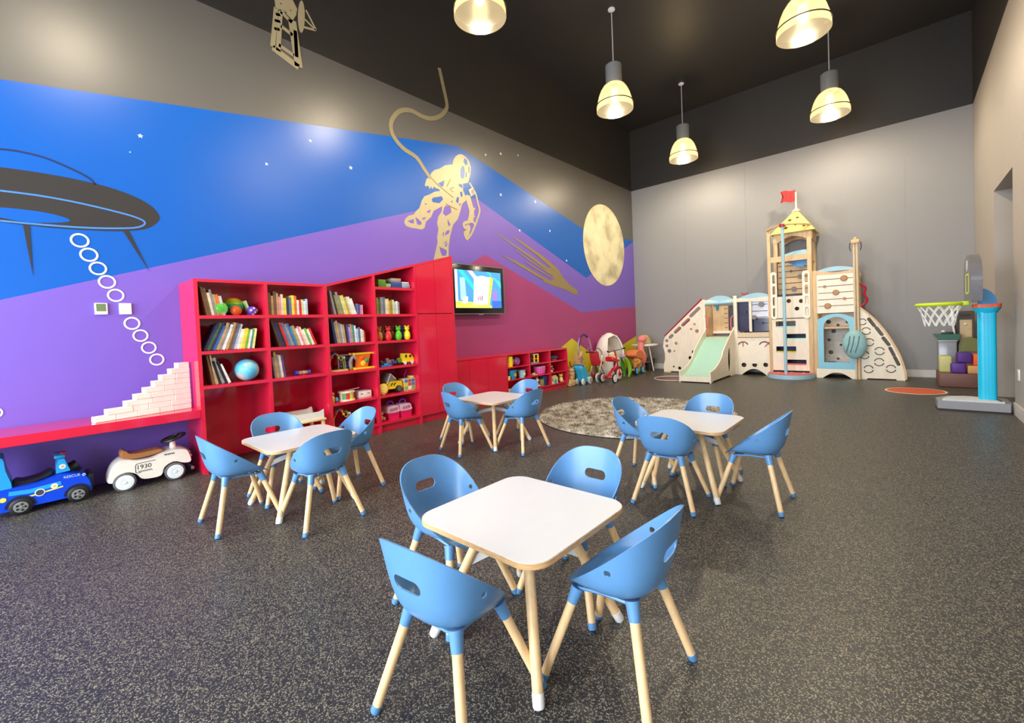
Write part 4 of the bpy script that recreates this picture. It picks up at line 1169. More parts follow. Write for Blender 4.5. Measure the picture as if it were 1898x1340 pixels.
# ladder side loops
for xa, xb, ya, yb in ((779, 820, 578, 888), (986, 1036, 566, 882)):
    A, B = TP((xa, yb)), TP((xb, ya)); w = B[0] - A[0]; H = B[1] - A[1]
    hs = [rrect(A[0] + w * .32, A[1] + H * (.05 + .235 * k), A[0] + w * .78, A[1] + H * (.05 + .235 * k + .185), .025, 4) for k in range(4)]
    panel('grip_rail', rrect(A[0], A[1], B[0], B[1], w * .45, 6), mat('pale_birch', (246, 238, 220), .42), YT - .03, .022, hs)
    MB().box(A[0], YT - .03, A[1] + .1, A[0] + .03, YT + .0, A[1] + H - .1).build('grip_block', M_birch, PT)
# right section: bead wall, blue doorway, interior
gx0, gx1 = TP((1078, 900))[0], X5 - .03
zg0, zg1 = TP((1200, 845))[1], TP((1200, 588))[1]
bw = panel('bead_wall', rect(gx0, zg0, gx1, zg1), mat('pale_birch', (246, 238, 220), .42), YT + .005, .02)
for k, (yy, bx_, br_, bm) in enumerate(((623, 1258, 15, 0), (668, 1130, 7, 0), (712, 1203, 14, 0), (755, 1258, 7, 0), (798, 1147, 15, 0))):
    z = TP((1200, yy))[1]
    MB().box(gx0 + .02, YT - .019, z - .005, gx1 - .02, YT - .0145, z + .005).build('bead_track', M_track, bw)
    r = br_ / 3.527 * .0128
    MB().lathe([(0, -.016), (r * .8, -.016), (r, -.006), (r, .006), (r * .8, .016), (0, .016)], 18, (TP((bx_, yy))[0], YT - .022, z), (0, 1, 0)).build('bead', M_bead[0], bw)
zd = TP((1200, 850))[1]; dw = gx1 - gx0
do = [(gx0, .17), (gx1, .17), (gx1, zd - .10)] + [(gx1 - dw * k / 12, zd - .10 + .10 * math.sin(PI * k / 12)) for k in range(1, 12)] + [(gx0, zd - .10)]
hx0, hx1 = TP((1116, 1000))[0], TP((1284, 1000))[0]; hb = TP((1200, 1176))[1] + .02; ht = TP((1200, 872))[1]; hw = (hx1 - hx0) / 2; hcx = (hx0 + hx1) / 2
dh = [(hx0, hb), (hx1, hb)] + [(hcx + hw * math.cos(PI * k / 14), ht - .22 + .22 * math.sin(PI * k / 14) ** .8) for k in range(15)]
panel('blue_doorway', do, mat('doorway_blue', (132, 200, 226), .4, var=.02), YT, .022, [dh])
panel('doorway_step', [(gx0 - .03, .17), (gx0 - .03, 0), (gx0 + .06, 0)] + [(gx0 + .06 + (dw - .12) * k / 12, .11 * math.sin(PI * k / 12)) for k in range(1, 12)] + [(gx1 - .06, 0), (gx1 + .02, 0), (gx1 + .02, .17)], M_birch, YT, .024)
YBk = YB - .12
hb_ = [TR(p, r, YBk) for p, r in (((1150, 905), 17), ((1212, 925), 11), ((1182, 965), 17), ((1262, 1005), 17), ((1150, 1022), 12), ((1228, 1055), 10), ((1160, 1103), 17), ((1207, 1145), 10), ((1272, 905), 11))]
panel('holed_back_board', rect(gx0, .13, gx1, zd), mat('speckled_board', (212, 206, 196), .5, var=.10, scale=30), YBk, .02, hb_)
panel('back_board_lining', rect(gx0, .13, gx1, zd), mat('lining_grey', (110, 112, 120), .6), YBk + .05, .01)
MB().box(gx0, YT + .02, .09, gx1, YB - .05, .12).build('deck', M_tan, PT)
MB().box(gx0 - .01, YT + .03, .12, gx0 + .01, YB - .1, zd).build('side_board', M_tan, PT)
MB().box(gx1 - .005, YT + .03, .12, gx1 + .015, YB - .1, zd).build('side_board', M_birch, PT)
# mast
mx_ = TP((1335, 900), YT - .04)[0]
for dx in (-.022, .02):
    MB().cyl((mx_ + dx, YT - .05, 0), (mx_ + dx, YT - .05, 2.45), .018, n=10).build('mast_pole', mat('pale_tan_pole', (222, 204, 172), .4), PT)
MB().box(mx_ - .06, YT - .09, 2.43, mx_ + .06, YT - .01, 2.50, .012).build('mast_cap', M_tan, PT)
MB().ball((mx_, YT - .05, 2.515), .028).build('mast_knob', M_tan, PT)
for dx in (-.075, .075):
    MB().tube([(mx_ + dx, YT - .05, 2.45), (mx_ + dx * 1.1, YT - .05, 2.36), (mx_ + dx * .9, YT - .05, 2.30)], .007, 6).build('mast_hook', M_bead[2], PT)
# climbing wing
wo_ = [(x, z - .0) for x, z in TQ(smooth_pts([(1352, 812), (1400, 848), (1460, 903), (1520, 978), (1572, 1062), (1612, 1145), (1642, 1250)], 4))]
wing = wo_[:-1] + [(wo_[-1][0], 0), (TP((1585, 1250))[0], 0), (TP((1580, 1245))[0], .02), (TP((1395, 1240))[0], .02), (TP((1390, 1240))[0], 0), (X5 - .0, 0), (X5, wo_[0][1])]
whl = [TS((c[0] - 17, c[1] - 22), (c[0] + 17, c[1] + 22), .055) for c in ((1430, 908), (1478, 966), (1521, 1032))] + [TS((c[0] - 12, c[1] - 24), (c[0] + 12, c[1] + 24), .05) for c in ((1558, 1100), (1587, 1160))]
wg = panel('climbing_wing', wing, M_birch, YT + .03, .024, whl)
MB().stroke([(x + .008, z) for x, z in wo_[:-1] + [(wo_[-1][0], .02)]], .03, .05, FY(YT + .045)).build('wing_edge', M_tan, PT)
for (cx, cy), r in (((1370, 905), 26), ((1393, 965), 30), ((1411, 1038), 32), ((1477, 1096), 33), ((1378, 1122), 32), ((1472, 1168), 33), ((1402, 1214), 32), ((1548, 1212), 33)):
    c = TP((cx, cy)); e = TP((cx + r, cy)); rr_ = (e[0] - c[0]) * .95
    if c[1] - rr_ < .03: c = (c[0], rr_ + .03)
    for h0 in (.25, .25 + PI):
        pts = [(c[0] + rr_ * math.cos(h0 + 2.65 * k / 12), c[1] + rr_ * math.sin(h0 + 2.65 * k / 12)) for k in range(13)]
        if min(p[0] for p in pts) > X5 - .05:
            MB().stroke(pts, .016, .002, FY(YT + .006)).build('grip_groove', M_bead[2], wg, ang=0)
c = TP((1358, 730), YT)
MB().tube(smooth_pts([(c[0], YT + .02, c[1] + .2), (c[0] + .08, YT + .02, c[1] + .13), (c[0] + .06, YT + .02, c[1] + .02), (c[0] + .10, YT + .02, c[1] - .1), (c[0] + .02, YT + .02, c[1] - .2)], 4), .02, 8).build('red_handle', M_redpaint, PT)
# hanging net seat and rope
c = TP((1318, 1050), YT - .12)
ns = thing('hanging_pod_seat', 'pale blue hanging pod seat dangling beside the blue doorway', 'pod seat', (c[0], YT - .19, c[1] - .26))
MB().ball((c[0], YT - .19, c[1]), (.175, .09, .255), 18, 12).build('pod', mat('pale_teal_fabric', (150, 196, 200), .7, var=.12, scale=10, bump=.4), ns)
for dx in (-.08, -.02, .05):
    MB().tube([(c[0] + dx - .04, YT - .272, c[1] - .14), (c[0] + dx, YT - .282, c[1] + .0), (c[0] + dx + .02, YT - .272, c[1] + .15)], .007, 6).build('cord', mat('cord_slate', (88, 120, 126), .6), ns)
MB().tube([(c[0], YT - .19, c[1] + .24), (mx_ - .02, YT - .10, c[1] + .7), (mx_ - .03, YT - .085, 1.35)], .008, 6).build('rope', mat('rope_white', (220, 214, 200), .8), ns)
A = TP((1128, 1175), YT + .25); B = TP((1190, 1130), YT + .25)
fc = MB().box(A[0], YT + .2, .1205, B[0], YT + .4, .1205 + (B[1] - A[1]) + .02, .012).build('foam_cube', mat('royal_blue_vinyl', (20, 56, 168), .5))
tag(fc, 'royal blue foam cube inside the blue arched doorway', 'foam block')

# ================================================================== BASKETBALL HOOP
YH = 7.45
HP = thing('basketball_hoop', 'toddler basketball hoop with bright blue post and lime rim', 'basketball hoop', (.65, YH, 0))
M_hgrey = mat('hoop_grey_plastic', (150, 152, 158), .4, var=.03)
M_hlight = mat('hoop_light_grey', (206, 210, 214), .45, var=.02)
bo_ = [(.30, YH - .22), (.88, YH - .22), (.90, YH - .15), (.90, YH + .22), (.62, YH + .30), (.40, YH + .22), (.29, YH + .02)]
MB().prism(bo_, .10, FZ(.012)).build('base', M_hgrey, HP)
MB().prism([(.595 + (x - .595) * 1.01, YH + (y - YH) * 1.01) for x, y in bo_], .02, FZ(.0)).build('base_skirt', M_black, HP)
MB().prism([(.34, YH - .19), (.84, YH - .19)] + [(.60 + .25 * math.cos(PI * k / 10), YH - .19 + .34 * math.sin(PI * k / 10)) for k in range(1, 10)], .02, FZ(.112)).build('base_deck', M_hlight, HP)
MB().stroke([(.52 + .30 * math.cos(PI * k / 10 * .6), YH - .18 + .36 * math.sin(PI * k / 10 * .6)) for k in range(11)], .02, .004, FZ(.132)).build('base_groove', M_black, HP)
MB().prism(rrect(.655, YH - .08, .80, YH + .08, .035, 5), 1.09, FZ(.11)).build('post', mat('bright_cyan_plastic', (24, 200, 240), .35, var=.02), HP)
for y in (YH - .035, YH + .0):
    MB().box(.802 - .15, y - .006, .16, .655, y + .006, 1.15).build('post_rib', MATS['bright_cyan_plastic'], HP)
for x in (.70, .725, .75):
    MB().box(x - .004, YH - .084, .16, x + .004, YH - .08, 1.13).build('post_rib', MATS['bright_cyan_plastic'], HP)
MB().lathe([(.085, 1.13), (.115, 1.18), (.118, 1.20)], 20, (.728, YH, 0)).build('post_flare', MATS['bright_cyan_plastic'], HP)
MB().prism(rrect(.615, YH - .12, .84, YH + .12, .05, 6), .04, FZ(1.195)).build('orange_collar', mat('hoop_orange', (232, 92, 44), .4), HP)
MB().prism([(.66, 1.235), (.81, 1.235)] + [(.66 + .15 * math.cos(PI / 2 * k / 8), 1.235 + .19 * math.sin(PI / 2 * k / 8)) for k in range(1, 9)], .06, (Vector((0, YH + .03, 0)), Vector((1, 0, 0)), Vector((0, 0, 1)), Vector((0, -1, 0)))).build('height_knob', mat('deep_cyan_plastic', (0, 134, 196), .35), HP)
bx0, bx1 = .575, .665
brd = [(YH - .36, 1.27), (YH + .36, 1.27), (YH + .40, 1.5)] + [(YH + .40 * math.cos(PI * k / 12), 1.55 + .27 * math.sin(PI * k / 12)) for k in range(13)] + [(YH - .40, 1.5)]
MB().prism(brd, bx1 - bx0, FX(bx0)).build('backboard', mat('backboard_grey', (112, 112, 118), .25, var=.06), HP)
sq = MB().prism(rrect(YH - .16, 1.36, YH + .16, 1.60, .02), .003, FX(bx0 - .003), [rrect(YH - .135, 1.385, YH + .135, 1.575, .01)]).build('target_square', mat('lime_print', (196, 214, 60), .4), HP)
MB().prism(circ(YH, 1.69, .07, 20), .003, FX(bx0 - .003)).build('board_emblem', mat('silver_print', (206, 206, 210), .4), HP)
rz = 1.255; rcx = .335; rr = .20
MB().tube([(rcx + rr * math.cos(2 * PI * k / 32), YH + rr * math.sin(2 * PI * k / 32), rz) for k in range(32)], .022, 8, closed=True).build('rim', mat('lime_plastic', (196, 226, 40), .35, var=.02), HP)
MB().box(.50, YH - .09, rz - .025, bx0 + .01, YH + .09, rz + .025, .01).build('rim_bracket', MATS['lime_plastic'], HP)
net = MB(); NN = 12
def npt(k, l):
    r_ = (.195, .165, .145, .13)[l]; a_ = 2 * PI * (k + .5 * (l % 2)) / NN
    return (rcx + r_ * math.cos(a_), YH + r_ * math.sin(a_), rz - .02 - .075 * l - (.015 if l == 3 else 0))
for l in range(3):
    for k in range(NN):
        net.tube([npt(k, l), npt(k, l + 1)], .0065, 5); net.tube([npt(k, l), npt(k - 1 if l % 2 == 0 else k + 1, l + 1)], .0065, 5)
net.build('net', mat('white_net_cord', (238, 238, 236), .7), HP)

# ================================================================== FOAM SHAPES AND BOXES IN THE RIGHT CORNER
def rb(name, lab, x0, y0, z0, x1, y1, z1, m, bev=.015, cat='foam block', rz=0):
    o = MB().box(x0, y0, z0, x1, y1, z1, bev, 3).build(name, m)
    if rz: o.rotation_euler = (0, 0, math.radians(rz))
    return tag(o, lab, cat)
YF = 9.55
def BF(px, py, Y=YF):
    x, z = wy(px, py, Y); return x, max(0, z)
dz = -.10
V = lambda rgb: mat('vinyl_%d_%d_%d' % rgb, rgb, .5, var=.05, scale=8)
rb('foam_slab', 'large brown foam slab at the bottom of the soft block pile', .40, YF - .2, 0.0, .90, YF + .45, 0.2166, V((112, 76, 66)), .02)
rb('foam_block', 'pale green foam block at the left of the soft pile', .42, YF - .05, 0.2174, .56, YF + .3, 0.456, V((196, 200, 130)))
rb('foam_block', 'purple foam block lying on the brown slab', .535, YF - .19, 0.2174, .70, YF - .06, 0.3724, V((84, 42, 140)), .025)
rb('foam_block', 'tan foam block under the orange one', .715, YF - .19, 0.2174, .89, YF + .1, 0.3344, V((206, 156, 98)))
rb('foam_block', 'purple foam block stacked on top of another purple block', .60, YF - .17, 0.3732, .765, YF - .03, 0.532, V((78, 40, 132)), .025, rz=5)
rb('foam_block', 'bright orange foam block resting on the tan block', .775, YF - .15, 0.3355, .89, YF + .05, 0.5016, V((238, 100, 36)), .02)
hc = MB()
hc.prism([(.66, .0)] + [(.775 + .115 * math.cos(PI - PI * k / 14), (.22 * math.sin(PI * k / 14) + .06) * .76) for k in range(15)] + [(.89, 0)], .3, (Vector((0, YF + .36, .532)), Vector((1, 0, 0)), Vector((0, 0, 1)), Vector((0, -1, 0))))
o = hc.build('foam_arch', V((106, 112, 56))); tag(o, 'olive green foam half-cylinder at the top of the soft pile', 'foam block')
sup = rb('foam_block', 'grey foam block hidden under the olive half-cylinder', .66, YF + .08, 0.2174, .89, YF + .40, 0.5312, V((120, 120, 126)))
bn = thing('storage_bin', 'clear plastic bin with a green toy tray on its lid', 'bin', (.50, YF + .7, 0))
x0, z0 = BF(1738, 640, YF + .7); x1, _ = BF(1772, 640, YF + .7)
MB().box(x0, YF + .55, .0, x1, YF + .95, .66, .01).build('bin_body', mat('clear_grey_plastic', (150, 156, 168), .2, var=.04), bn)
MB().box(x0 - .01, YF + .54, .66, x1 + .01, YF + .96, .68, .005).build('bin_lid', mat('clear_lid', (170, 176, 186), .2), bn)
gt = thing('toy_boat', 'dark green toy boat on top of the clear bin', 'toy boat', ((x0 + x1) / 2, YF + .7, .6805))
gx, gy = (x0 + x1) / 2, YF + .7
MB().prism([(gx - .17, .10), (gx - .10, 0), (gx + .14, 0), (gx + .16, .10)], .2, (Vector((0, gy + .1, .6805)), Vector((1, 0, 0)), Vector((0, 0, 1)), Vector((0, -1, 0)))).build('hull', P((20, 84, 66)), gt)
MB().box(gx - .06, gy - .06, .781, gx + .08, gy + .06, .815, .01).build('cabin', P((30, 60, 52)), gt)
MB().ball((gx - .04, gy, .82), (.03, .03, .02)).build('lamp', M_whitepl, gt)
ab = thing('activity_board', 'tall tan framed activity board leaning behind the foam pile', 'board', (.72, YF + .85, 0))
ax0, az1 = BF(1773, 577, YF + .85); ax1, _ = BF(1806, 577, YF + .85)
MB().box(ax0, YF + .83, 0, ax1, YF + .87, az1, .006).build('board', mat('tan_board', (206, 182, 142), .5), ab)
fr = MB().prism(rrect(ax0, .02, ax1, az1, .01), .012, FY(YF + .83), [rrect(ax0 + .03, .05, ax1 - .03, az1 - .14, .01)]).build('frame', mat('dark_frame', (70, 58, 46), .5), ab)
MB().box(ax0 + .03, YF + .812, az1 - .09, ax1 - .05, YF + .818, az1 - .05).build('title_strip', M_black, ab)
MB().ball((ax0 + .10, YF + .825, az1 - .22), .018).build('stud', M_whitepl, ab)
rk = thing('toy_racket', 'slim white and black toy racket standing by the tan board', 'racket', (ax0 - .03, YF + .75, .68))
MB().tube(smooth_pts([(ax0 - .02, YF + .75, .683), (ax0 - .06, YF + .75, 1.02), (ax0 - .05, YF + .75, 1.22), (ax0 + .0, YF + .75, 1.30)], 4), .016, 8).build('frame', M_whitepl, rk)
MB().tube([(ax0 - .015, YF + .745, .75), (ax0 - .035, YF + .745, 1.2)], .012, 8).build('handle', M_black, rk)

# ================================================================== RIDE-ON CARS UNDER THE BENCH
def puffy(mb, prof, x0, x1, ins=.12, d=.25):
    """side profile (y,z) swollen across x: slices shrink towards both flanks"""
    cy = sum(p[0] for p in prof) / len(prof); cz = sum(p[1] for p in prof) / len(prof)
    sl_ = [(x0, 1 - ins), (x0 + (x1 - x0) * d * .35, 1 - ins * .25), (x0 + (x1 - x0) * d, 1), (x1 - (x1 - x0) * d, 1), (x1 - (x1 - x0) * d * .35, 1 - ins * .25), (x1, 1 - ins)]
    n = len(prof); vs = []; fs = []
    for x, s in sl_:
        vs += [(x, cy + (p[0] - cy) * s, cz + (p[1] - cz) * s) for p in prof]
    for k in range(len(sl_) - 1):
        for j in range(n):
            j2 = (j + 1) % n
            fs.append((k * n + j, k * n + j2, (k + 1) * n + j2, (k + 1) * n + j))
    tri = tessellate_polygon([[Vector((p[0], p[1], 0)) for p in prof]])
    fs += [tuple(t) for t in tri] + [tuple((len(sl_) - 1) * n + i for i in reversed(t)) for t in tri]
    return mb._add(vs, fs)
def wheel(parent, c, r, w, tyre, hub, axis=(1, 0, 0), rr=.62, name='wheel'):
    q = [(0, -w / 2), (r * .8, -w / 2), (r, -w * .3), (r, w * .3), (r * .8, w / 2), (0, w / 2)]
    wo = MB().lathe(q, 26, c, axis).build(name, tyre, parent)
    ho = MB().lathe([(0, w / 2), (r * rr, w / 2), (r * rr, w / 2 + .004), (r * rr * .75, w / 2 + .007), (r * .2, w / 2 + .003), (r * .12, w / 2 + .010), (0, w / 2 + .010)], 24, c, axis).build('hub_cap', hub, wo)
    return wo, ho
TXT_X = Matrix(((0, 0, 1, 0), (1, 0, 0, 0), (0, 1, 0, 0), (0, 0, 0, 1)))
def star_pts(cy, cz, r, k0=.45):
    return [(cy + (r if k % 2 == 0 else r * k0) * math.cos(PI / 2 + PI * k / 5), cz + (r if k % 2 == 0 else r * k0) * math.sin(PI / 2 + PI * k / 5)) for k in range(10)]
xn = -4.735
CBL = thing('ride_on_car', 'bright blue police-style ride-on toy car under the left end of the bench', 'ride-on car', (-4.87, .05, 0))
M_cb = mat('gloss_royal_blue', (14, 70, 214), .22, var=.03); M_cl = mat('gloss_light_blue', (40, 160, 226), .25, var=.03)
pr = smooth_pts([(-.21, .04), (-.215, .12), (-.20, .195), (-.11, .205), (.02, .205), (.10, .225), (.16, .235), (.25, .215), (.295, .17), (.31, .10), (.295, .055), (.15, .042), (0, .042)], 3, True)
puffy(MB(), pr, -5.02, xn - .012, .05).build('body', M_cb, CBL)
for y in (-.066, .227):
    MB().prism([(y + .078 * math.cos(PI * k / 12), .06 + .078 * math.sin(PI * k / 12)) for k in range(13)], .008, FX(xn - .018)).build('wheel_arch', mat('arch_dark', (10, 22, 70), .5), CBL)
    for x in (xn - .008, -5.01):
        w, h = wheel(CBL, (x, y, .0605), .06, .03, M_black, M_greymetal)
        if x == xn - .008:
            for k in range(5):
                a = 2 * PI * k / 5
                MB().cyl((x + .02, y + .022 * math.cos(a), .0605 + .022 * math.sin(a)), (x + .024, y + .022 * math.cos(a), .0605 + .022 * math.sin(a)), .007, n=8).build('hub_hole', M_black, w)
puffy(MB(), smooth_pts([(-.165, .19), (-.175, .30), (-.17, .42), (-.135, .425), (-.125, .33), (-.10, .20)], 3, True), -5.0, -4.75, .06).build('backrest', M_cl, CBL)
puffy(MB(), smooth_pts([(-.10, .20), (-.09, .235), (-.05, .225), (.04, .235), (.095, .262), (.10, .235), (.0, .205)], 3, True), -4.96, -4.80, .08).build('seat', M_black, CBL)
puffy(MB(), [(.118, .235), (.122, .30), (.14, .345), (.168, .345), (.198, .24)], -4.97, -4.78, .06).build('windscreen_pod', M_cl, CBL)
MB().box(-4.97, .115, .345, -4.78, .175, .372, .008).build('light_bar', mat('light_bar_cyan', (30, 130, 190), .2), CBL)
MB().box(-4.93, .15, .352, -4.84, .182, .378, .006).build('beacon', P((196, 30, 40)), CBL)
MB().cyl((-4.875, .20, .24), (-4.875, .245, .262), .045, n=14).build('spare_wheel', M_black, CBL)
MB().box(-4.99, .288, .07, -4.77, .318, .19, .01).build('bumper', M_black, CBL)
MB().stroke([(-.03, .118), (.05, .128), (.15, .142)], .010, .0015, FX(xn - .012)).build('yellow_stripe', P((236, 222, 70)), CBL)
MB().stroke([(-.12, .165), (-.02, .155), (.14, .17)], .030, .001, FX(xn - .0125)).build('light_blue_flash', M_cl, CBL)
for y, z, r, bg, fg in ((.105, .158, .019, (230, 232, 236), (210, 200, 60)), (-.148, .13, .017, (224, 214, 60), (246, 240, 150)), (.03, .132, .027, (226, 228, 232), (60, 70, 90)), (.265, .20, .010, (200, 215, 235), (60, 110, 190))):
    b = MB().prism(circ(y, z, r, 18), .0015, FX(xn - .010)).build('badge', P(bg), CBL)
    MB().prism(star_pts(y, z, r * .72) if r != .027 else circ(y, z, r * .78, 16), .001, FX(xn - .0085)).build('badge_star', P(fg), b)
b = MB().prism(circ(.155, .285, .019, 18), .0015, FX(-4.7795)).build('badge', P((226, 230, 236)), CBL)
MB().prism(star_pts(.155, .285, .014), .001, FX(-4.778)).build('badge_star', P((214, 190, 120)), b)
put_text('RESCUE', .026, Matrix.Translation(Vector((xn - .009, .20, .205))) @ TXT_X, P((190, 220, 250)), CBL)

xc_ = -4.728
CWH = thing('ride_on_car', 'cream vintage racer ride-on toy car with brown seat', 'ride-on car', (-4.86, .67, 0))
M_cream = mat('gloss_cream', (238, 232, 220), .2, var=.02)
pr = smooth_pts([(.398, .085), (.408, .14), (.44, .21), (.50, .252), (.58, .232), (.68, .225), (.75, .248), (.84, .262), (.92, .246), (.945, .20), (.955, .13), (.90, .13), (.83, .16), (.76, .125), (.735, .06), (.655, .055), (.60, .07), (.565, .12), (.50, .148), (.44, .12), (.425, .085)], 3, True)
puffy(MB(), pr, -4.98, xc_ - .008, .04, .3).build('body', M_cream, CWH)
for y in (.496, .826):
    for x in (xc_ - .002, -4.972):
        w, h = wheel(CWH, (x, y, .0735), .073, .03, mat('grey_tyre', (92, 92, 92), .5), mat('white_hub', (228, 234, 238), .3), rr=.80)
puffy(MB(), smooth_pts([(.495, .252), (.488, .30), (.51, .318), (.535, .288), (.60, .278), (.68, .28), (.745, .282), (.765, .266), (.74, .25), (.66, .238), (.57, .236)], 3, True), -4.935, -4.775, .08).build('seat', mat('tan_leather', (166, 110, 66), .4, var=.08), CWH)
MB().lathe([(.026, .25), (.022, .30), (.02, .315)], 16, (-4.855, .842, 0)).build('steering_neck', M_cream, CWH)
MB().cyl((-4.855, .842, .31), (-4.855, .846, .335), .013, n=10).build('steering_column', M_black, CWH)
sw = MB().ring((-4.855, .85, .345), .085, .011, (0, -.28, 1), 30, 8)
for a in (.3, .3 + 2.09, .3 + 4.19):
    sw.tube([(-4.855, .85, .345), (-4.855 + .08 * math.cos(a), .85 + .078 * math.sin(a), .345 + .022 * math.sin(a))], .008, 6)
sw.build('steering_wheel', M_black, CWH)
MB().box(-4.95, .948, .045, -4.76, .972, .075, .006).build('bumper', M_steel, CWH)
MB().prism([(.93, .245), (.965, .20), (.962, .15), (.94, .15)], .06, FX(-4.885)).build('grille', M_steel, CWH)
for x in (-4.955, -4.775):
    MB().ball((x, .945, .175), (.018, .02, .018)).build('headlamp', M_steel, CWH)
M_ink = mat('print_black', (40, 40, 42), .5)
fx_ = xc_ - .0072
put_text('1930', .050, Matrix.Translation(Vector((fx_, .622, .168))) @ TXT_X, M_ink, CWH)
MB().stroke([(.70, .205), (.60, .202), (.575, .198), (.568, .185), (.568, .135), (.575, .126), (.60, .125)], .004, .001, FX(fx_)).build('number_outline', M_ink, CWH, ang=0)
for k in range(7):
    MB().stroke([(.585 + .013 * k, .140), (.597 + .013 * k, .127)], .004, .001, FX(fx_)).build('speed_stripe', M_ink, CWH, ang=0)
for k in range(6):
    MB().stroke([(.762 + .012 * k, .238), (.768 + .012 * k, .225)], .006, .001, FX(fx_)).build('louvre', M_ink, CWH, ang=0)

# ================================================================== DOLL CHANGING TABLE IN THE SECOND BAY
dx, dy = -4.74, 1.92
DC = thing('doll_changing_table', 'small wooden doll changing table with white padded top before the bookcase', 'doll table', (dx, dy, 0))
MB().box(dx - .17, dy - .19, .30, dx + .17, dy + .19, .325, .01).build('tray', M_wood, DC)
vs = []; fs = []; NU, NV = 14, 20
for i in range(NU + 1):
    for j in range(NV + 1):
        u = i / NU * 2 - 1; v = j / NV * 2 - 1
        edge = max(abs(u) ** 3, abs(v) ** 6)
        vs.append((dx + u * .15, dy + v * .17, .328 + .085 * math.exp(-((1 - abs(u)) / .28) ** 2) + .04 * math.exp(-((1 - abs(v)) / .2) ** 2) * .5 + .015 - .03 * edge))
for i in range(NU):
    for j in range(NV):
        a = i * (NV + 1) + j; fs.append((a, a + 1, a + NV + 2, a + NV + 1))
n0 = len(vs)
vs += [(x, y, .326) for x, y, z in vs]
fs += [tuple(n0 + k for k in reversed(f)) for f in fs]
rim_i = [j for j in range(NV + 1)] + [i * (NV + 1) + NV for i in range(1, NU + 1)] + [NU * (NV + 1) + j for j in range(NV - 1, -1, -1)] + [i * (NV + 1) for i in range(NU - 1, 0, -1)]
for a, b in zip(rim_i, rim_i[1:] + rim_i[:1]): fs.append((a, b, n0 + b, n0 + a))
pm = MB(); pm._add(vs, fs); pm.build('changing_pad', mat('soft_white_vinyl', (226, 222, 212), .5, var=.05), DC, ang=70)
for sx in (-.14, .14):
    for sy in (-.16, .16):
        MB().box(dx + sx - .015, dy + sy - .015, 0, dx + sx + .015, dy + sy + .015, .30, .003).build('leg', M_wood, DC)
MB().box(dx - .14, dy - .16, .10, dx + .14, dy + .16, .115).build('lower_shelf', M_wood, DC)

# ================================================================== TOYS ON THE BOOKCASE SHELVES
def yat(px, py, X=-4.75): return wx(px, py, X)[0]
XT_ = -4.75
def toy(name, lab, cat, x, y, z, group='toys in the red bookcase'):
    return thing(name, lab, cat, (x, y, z), group)
# balls of the top-left shelf
y = yat(407.5, 573, -4.71)
t = toy('spiky_ball', 'spiky bright green ball on the top left shelf', 'ball', -4.71, y, 1.42)
MB().ball((-4.71, y, 1.485), .05, 18, 10).build('core', P((60, 170, 50)), t)
sp = MB(); Rs = random.Random(2)
for k in range(220):
    z_ = 1 - 2 * (k + .5) / 220; a = k * 2.399963; r_ = math.sqrt(1 - z_ * z_); d = Vector((r_ * math.cos(a), r_ * math.sin(a), z_))
    c = Vector((-4.71, y, 1.485)); sp.tube([c + d * .045, c + d * .0645], [.0045, .0015], 4)
sp.build('spikes', P((150, 236, 120)), t)
y = yat(431.7, 559, -4.86)
t = toy('rainbow_ball', 'rainbow striped ball behind the green spiky ball', 'ball', -4.86, y, 1.42)
bands = [(206, 60, 40), (228, 170, 40), (150, 200, 50), (40, 170, 90), (20, 140, 140), (40, 80, 170), (90, 60, 150)]
R_ = .092
for k, cb in enumerate(bands):
    a0, a1 = PI / 2 - PI * k / 7, PI / 2 - PI * (k + 1) / 7
    MB().lathe([(max(1e-4, R_ * math.cos(a0 + (a1 - a0) * i / 4)), R_ * math.sin(a0 + (a1 - a0) * i / 4)) for i in range(5)], 24, (-4.86, y, 1.42 + R_), cap=False).build('band', P(cb), t)
y = yat(437.5, 575, -4.72)
t = toy('knobbly_ball', 'small knobbly orange ball between the green and purple balls', 'ball', -4.72, y, 1.42)
MB().ball((-4.72, y, 1.468), .044, 16, 10).build('core', P((196, 76, 22)), t)
sp = MB()
for k in range(140):
    z_ = 1 - 2 * (k + .5) / 140; a = k * 2.399963; r_ = math.sqrt(1 - z_ * z_); d = Vector((r_ * math.cos(a), r_ * math.sin(a), z_)); c = Vector((-4.72, y, 1.468))
    sp.tube([c + d * .04, c + d * .0475], [.005, .002], 4)
sp.build('bumps', P((224, 110, 40)), t)
y = yat(467.5, 575, -4.72)
t = toy('star_ball', 'small purple ball printed with pale stars on the top left shelf', 'ball', -4.72, y, 1.42)
MB().ball((-4.72, y, 1.465), .045, 20, 12).build('ball', P((92, 60, 176)), t)
for th_, ph in ((.3, -.35), (-.5, .1), (.1, .55), (.9, .1), (-.1, -.9)):
    d = Vector((math.cos(th_) * math.cos(ph), math.sin(th_) * math.cos(ph), math.sin(ph))); u = Vector((-d.y, d.x, 0)).normalized(); v = d.cross(u)
    MB().prism(star_pts(0, 0, .013), .0012, (Vector((-4.72, y, 1.465)) + d * .0448, u, v, d)).build('star', P((236, 226, 216)), t)
bkk = MB().box(-.10, -.006, 0, .0, .006, .15); o = bkk.build('thin_book', mat('book_pale green', BCOL['pale green'], .5), None, world=False)
o.location = (-4.74, yat(452, 585, -4.80) + .05, 1.4215); o.rotation_euler = (math.radians(18), 0, 0)
tag(o, 'pale green thin book leaning behind the purple star ball', 'book')
